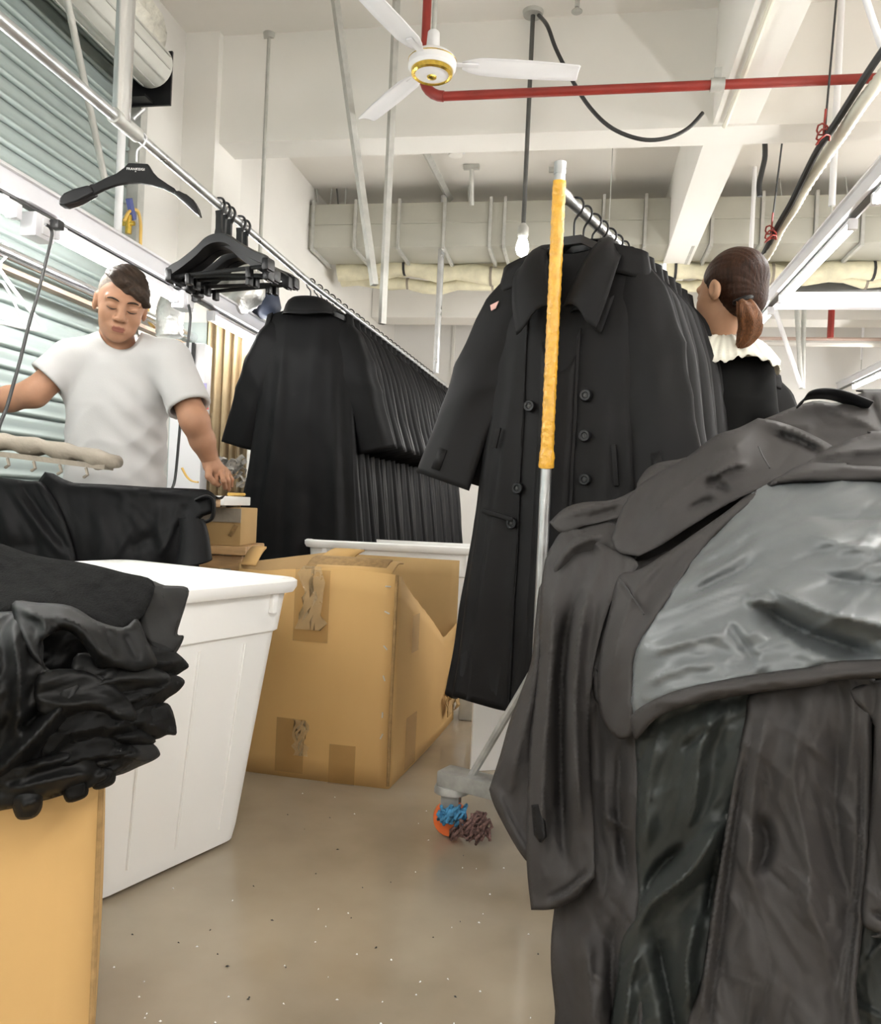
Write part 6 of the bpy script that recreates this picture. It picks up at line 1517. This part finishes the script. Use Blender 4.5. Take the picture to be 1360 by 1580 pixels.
# t-shirt
def tee(P):
    x0 = float(tor_t[0]); zb_ = float(tor_b[2]) - .10; zt2 = float(tor_t[2])
    z = P[..., 2]; t = np.clip((z - zb_) / (zt2 - zb_), 0, 1)
    rx_ = np.interp(t, [0, .25, .6, .85, 1], [.185, .185, .182, .190, .185]); ry_ = np.interp(t, [0, .3, .7, 1], [.130, .135, .125, .095])
    q = np.sqrt(((P[..., 0] - x0 + .005) / rx_) ** 2 + ((P[..., 1] - .04) / ry_) ** 2); d = (q - 1) * np.minimum(rx_, ry_) * 1.05
    d = smax(d, zb_ - z, .008); d = smax(d, z - zt2 - .02, .05)
    nb = ml_(183, 528, .05)
    for s, e in ((sh_r, el_r), (sh_l, el_l)):
        d = smin(d, cap(P, nb + (s - nb) * .15, s, .062, .070), .05)
        dirv = (e - s); L_ = np.linalg.norm(dirv); dirv = dirv / L_; end = s + dirv * (L_ * (.80 if s is sh_r else .62))
        sl_ = cap(P, s, end + dirv * .05, .075, .082)
        cut = (P - end) @ dirv
        sl_ = smax(sl_, cut, .006); hollow = cap(P, end - dirv * .02, end + dirv * .1, .064, .068); sl_ = smax(sl_, -hollow, .004)
        d = smin(d, sl_, .030)
    # neck opening
    d = smax(d, -cap(P, ml_(187, 512, -.06), ml_(183, 505, .10), .068, .075), .006)
    # creases at the waist on his left side and under the arms
    w = np.sin((P[..., 0] * .75 + P[..., 2] * 1.0) * 70 + 6 * P[..., 0]) * np.exp(-((P[..., 0] - x0 - .13) / .10) ** 2 - ((z - zb_ - .30) / .18) ** 2)
    w2 = np.sin((P[..., 2] * 1.0 + np.abs(P[..., 0] - x0) * .5) * 42 + 2.0) * np.exp(-((z - zb_ - .16) / .12) ** 2)
    w3 = np.sin(P[..., 0] * 22 + 9 * z + 1) * .5
    w4 = 1 - 2 * np.abs(np.sin((P[..., 2] * 1.0 - (P[..., 0] - x0) * .8) * 26 + 1.5 * np.sin(P[..., 0] * 19)))
    return d - .005 * w - .0028 * w2 - .003 * w3 - .0035 * w4 * np.clip(1 - np.abs(z - zb_ - .22) / .22, 0, 1)
tlo = np.array((-.34, -.18, float(tor_b[2]) - .12), np.float32); thi = np.array((.34, .24, float(tor_t[2]) + .22), np.float32)
tV, tF = block(tee, tlo, thi, .0062)
mesh_obj('t_shirt', tV, tF, [M['tee']], man)
# hair
def hair_top(P):
    d = ell(P, (.004, .022, .045), (.083, .101, .092))
    hairline = P[..., 2] - (.060 + .25 * (P[..., 1] + .06)) - np.where(P[..., 0] < -.03, (-.03 - P[..., 0]) * 1.2, 0)
    line = .072 - 1.05 * np.clip(P[..., 0] + .035, 0, .11) - .15 * np.clip(P[..., 1] + .02, 0, .2) - np.clip(-.045 - P[..., 0], 0, 1) * -1.0
    d = smax(d, line - P[..., 2], .010)
    f = cap(P, (-.030, -.072, .098), (.050, -.078, .062), .024, .020); f = smin(f, cap(P, (.050, -.078, .062), (.078, -.050, .028), .020, .013), .02)
    d = smin(d, f, .02)
    s = np.sin(P[..., 0] * 230 + P[..., 2] * 300 + P[..., 1] * 60) * .0012 + np.sin(P[..., 0] * 90 - P[..., 2] * 160) * .0014
    return d + s
hv, hf = block(hair_top, (-.12, -.14, -.06), (.12, .15, .16), .0035)
mesh_obj('hair', from_head(hv), hf, [M['hair_m']], man)
def hair_side(P):
    d = ell(P, (0, .022, .036), (.0795, .099, .091)); line = np.where(P[..., 1] < -.02, .03 + (-.02 - P[..., 1]) * 1.1, .012 - .45 * (P[..., 1] + .02))
    d = smax(d, line - P[..., 2], .008); return smax(d, P[..., 2] - .10, .01)
hv, hf = block(hair_side, (-.12, -.14, -.10), (.12, .15, .15), .004)
mesh_obj('shaved_side', from_head(hv), hf, [M['hair_grey']], man)
def headcurve(name, pts, r, m):
    P = catmull([Vector(map(float, from_head(np.array([q], np.float32))[0])) for q in pts], 5)
    n = len(P); return obj(name, MB().tube(P, [r * (.35 + .65 * math.sin(math.pi * min(1, max(0, i / (n - 1))))) for i in range(n)], 6), m, man)
for s in (-1, 1):
    headcurve('eyelash', [(s * .016, -.0915, -.004), (s * .026, -.0955, -.0075), (s * .037, -.0935, -.0075), (s * .048, -.0855, -.004)], .0021, M['lash'])
    headcurve('eyebrow', [(s * .012, -.0975, .021), (s * .024, -.0975, .026), (s * .038, -.0920, .0275), (s * .052, -.0800, .022)], .0034, M['hair_m'])

# ------------------------------------------------------------------ the woman, seen from behind
WD = 2.55
wroot = at(1125, 620, WD); wroot.z = 0
wom = thing('person', 'woman from behind with a ponytail, black top and ivory ruffled collar', 'person', wroot, YAW)
def wl_(px, py, dy=0.0):
    q = Rl @ (at(px, py, WD + dy) - wroot); return np.array((q.x, q.y, q.z), np.float32)
hcw = wl_(1126, 452, .0)
Hw = np.array(Matrix.Rotation(math.radians(180 + 30), 3, 'Z') @ Matrix.Rotation(math.radians(6), 3, 'X'), np.float32); WS = 1.02
wto = lambda P: ((P - hcw) @ Hw) / WS
wfrom = lambda V: (V * WS) @ Hw.T + hcw
na, nb_ = wto(wl_(1115, 490, .02)), wto(wl_(1120, 540, .03))
wv_, wf_ = block(lambda P: smin(head_sdf(P), cap(P, na, nb_, .050, .058), .03), (-.115, -.14, -.24), (.115, .16, .14), .0036)
w_parts = [(wfrom(wv_), wf_)]
wsh_r, wsh_l = wl_(1168, 580, .03), wl_(1076, 580, .02)
zt_w = float(wsh_r[2])
def wbody(P):
    x0 = float(wl_(1122, 600)[0]); z = P[..., 2]; t = np.clip((z - .95) / (zt_w - .95), 0, 1)
    rx_ = np.interp(t, [0, .3, .75, 1], [.135, .112, .125, .095]); ry_ = np.interp(t, [0, .3, .8, 1], [.11, .10, .105, .075])
    q = np.sqrt(((P[..., 0] - x0) / rx_) ** 2 + ((P[..., 1] - .02) / ry_) ** 2); d = (q - 1) * ry_
    d = smax(d, z - zt_w - .055, .06); d = smax(d, .85 - z, .03)
    for s, el, wr in ((wsh_r, wl_(1178, 650, -.05), wl_(1150, 705, .12)), (wsh_l, wl_(1066, 660, .02), wl_(1085, 720, .16))):
        d = smin(d, cap(P, s, el, .056, .046), .04); d = smin(d, cap(P, el, wr, .045, .034), .02)
    return d
def wlegs(P):
    x0 = float(wl_(1122, 600)[0]); d = ell(P, (x0, .02, .90), (.165, .12, .16))
    for s in (-1, 1):
        d = smin(d, cap(P, (x0 + s * .08, .02, .84), (x0 + s * .085, .02, .48), .082, .055), .05)
        d = smin(d, cap(P, (x0 + s * .085, .02, .48), (x0 + s * .09, .04, .09), .052, .036), .03)
        d = smin(d, cap(P, (x0 + s * .09, .03, .04), (x0 + s * .09, .17, .035), .038, .032), .02)
    return d
bv, bf = block(wlegs, (-.26, -.16, 0), (.26, .26, 1.1), .011)
tv, tf = block(wbody, (-.30, -.22, .82), (.30, .28, zt_w + .12), .008)
V_, F_ = join(w_parts); mesh_obj('body', V_, F_, [M['skin_w']], wom)
mesh_obj('black_top', tv, tf, [M['velvet']], wom); mesh_obj('skirt_and_legs', bv, bf, [M['velvet']], wom)
def whair(P):
    d = ell(P, (0, .026, .034), (.086, .104, .096)); d = smin(d, ell(P, (0, .060, -.035), (.066, .058, .060)), .03)
    line = np.where(P[..., 1] < .012, (.012 - P[..., 1]) * 1.5 - .045 + .0, -.12 + (0.10 - P[..., 1]) * .35)
    d = smax(d, line - P[..., 2], .012)
    a = np.arctan2(P[..., 0], P[..., 2] + .04); s = np.sin(a * 60 + P[..., 1] * 40) * .0004 + np.sin(a * 23) * .0006
    return d + s
hv, hf = block(whair, (-.12, -.14, -.13), (.12, .17, .16), .0036)
mesh_obj('hair', wfrom(hv), hf, [M['hair_w']], wom)
pt = [wl_(x, y, d) for x, y, d in [(1146, 462, -.10), (1152, 468, -.125), (1158, 490, -.13), (1158, 510, -.115), (1150, 528, -.10), (1142, 536, -.095)]]
pc = catmull([Vector(map(float, q)) for q in pt], 8); n = len(pc)
rad = [float(np.interp(i / (n - 1), [0, .12, .35, .65, .9, 1], [.018, .022, .036, .034, .018, .006])) for i in range(n)]
rings = []
for i, p in enumerate(pc):
    rings.append([p + Vector((math.cos(a) * rad[i] * (1 + .09 * math.sin(9 * a)), math.sin(a) * rad[i] * .7 * (1 + .09 * math.sin(7 * a + 1)), .004 * math.sin(5 * a))) for a in [2 * math.pi * k / 36 for k in range(36)]])
obj('ponytail', MB().loft(rings, True, True), M['hair_tail'], wom, sharp=None)
obj('hair_tie', MB().tube([pc[2] + Vector((math.cos(a) * .024, math.sin(a) * .018, .008 * math.cos(a))) for a in [2 * math.pi * k / 16 for k in range(17)]], .008, 8), M['black'], wom)
# ruffled collar: a full ring of pleats over the shoulders
rows = []
cxw = wl_(1118, 540, .02)
for i in range(181):
    a = 2 * math.pi * i / 180; ca, sa = math.cos(a), math.sin(a); row = []
    for j in range(9):
        t = j / 8; R_ = .062 + (.115 + .012 * math.sin(5 * a)) * t
        pl = (.0035 * math.sin(40 * a + 2 * math.sin(3 * a)) + .003 * math.sin(23 * a + 1)) * (.25 + t)
        drop = .012 * math.sin(math.pi * t) - .075 * t ** 1.5 - .012 * t * (1 + math.sin(6 * a + .5))
        row.append(Vector((float(cxw[0]) + ca * (R_ * 1.02 + pl * .3), float(cxw[1]) + sa * (R_ * .78 + pl * .3), float(cxw[2]) + .035 + drop + pl * .8 + .02 * ca * 0)))
    rows.append(row)
solid(obj('ruffled_collar', MB().loft(rows, False), M['ruffle'], wom, sharp=None), .002, 0)
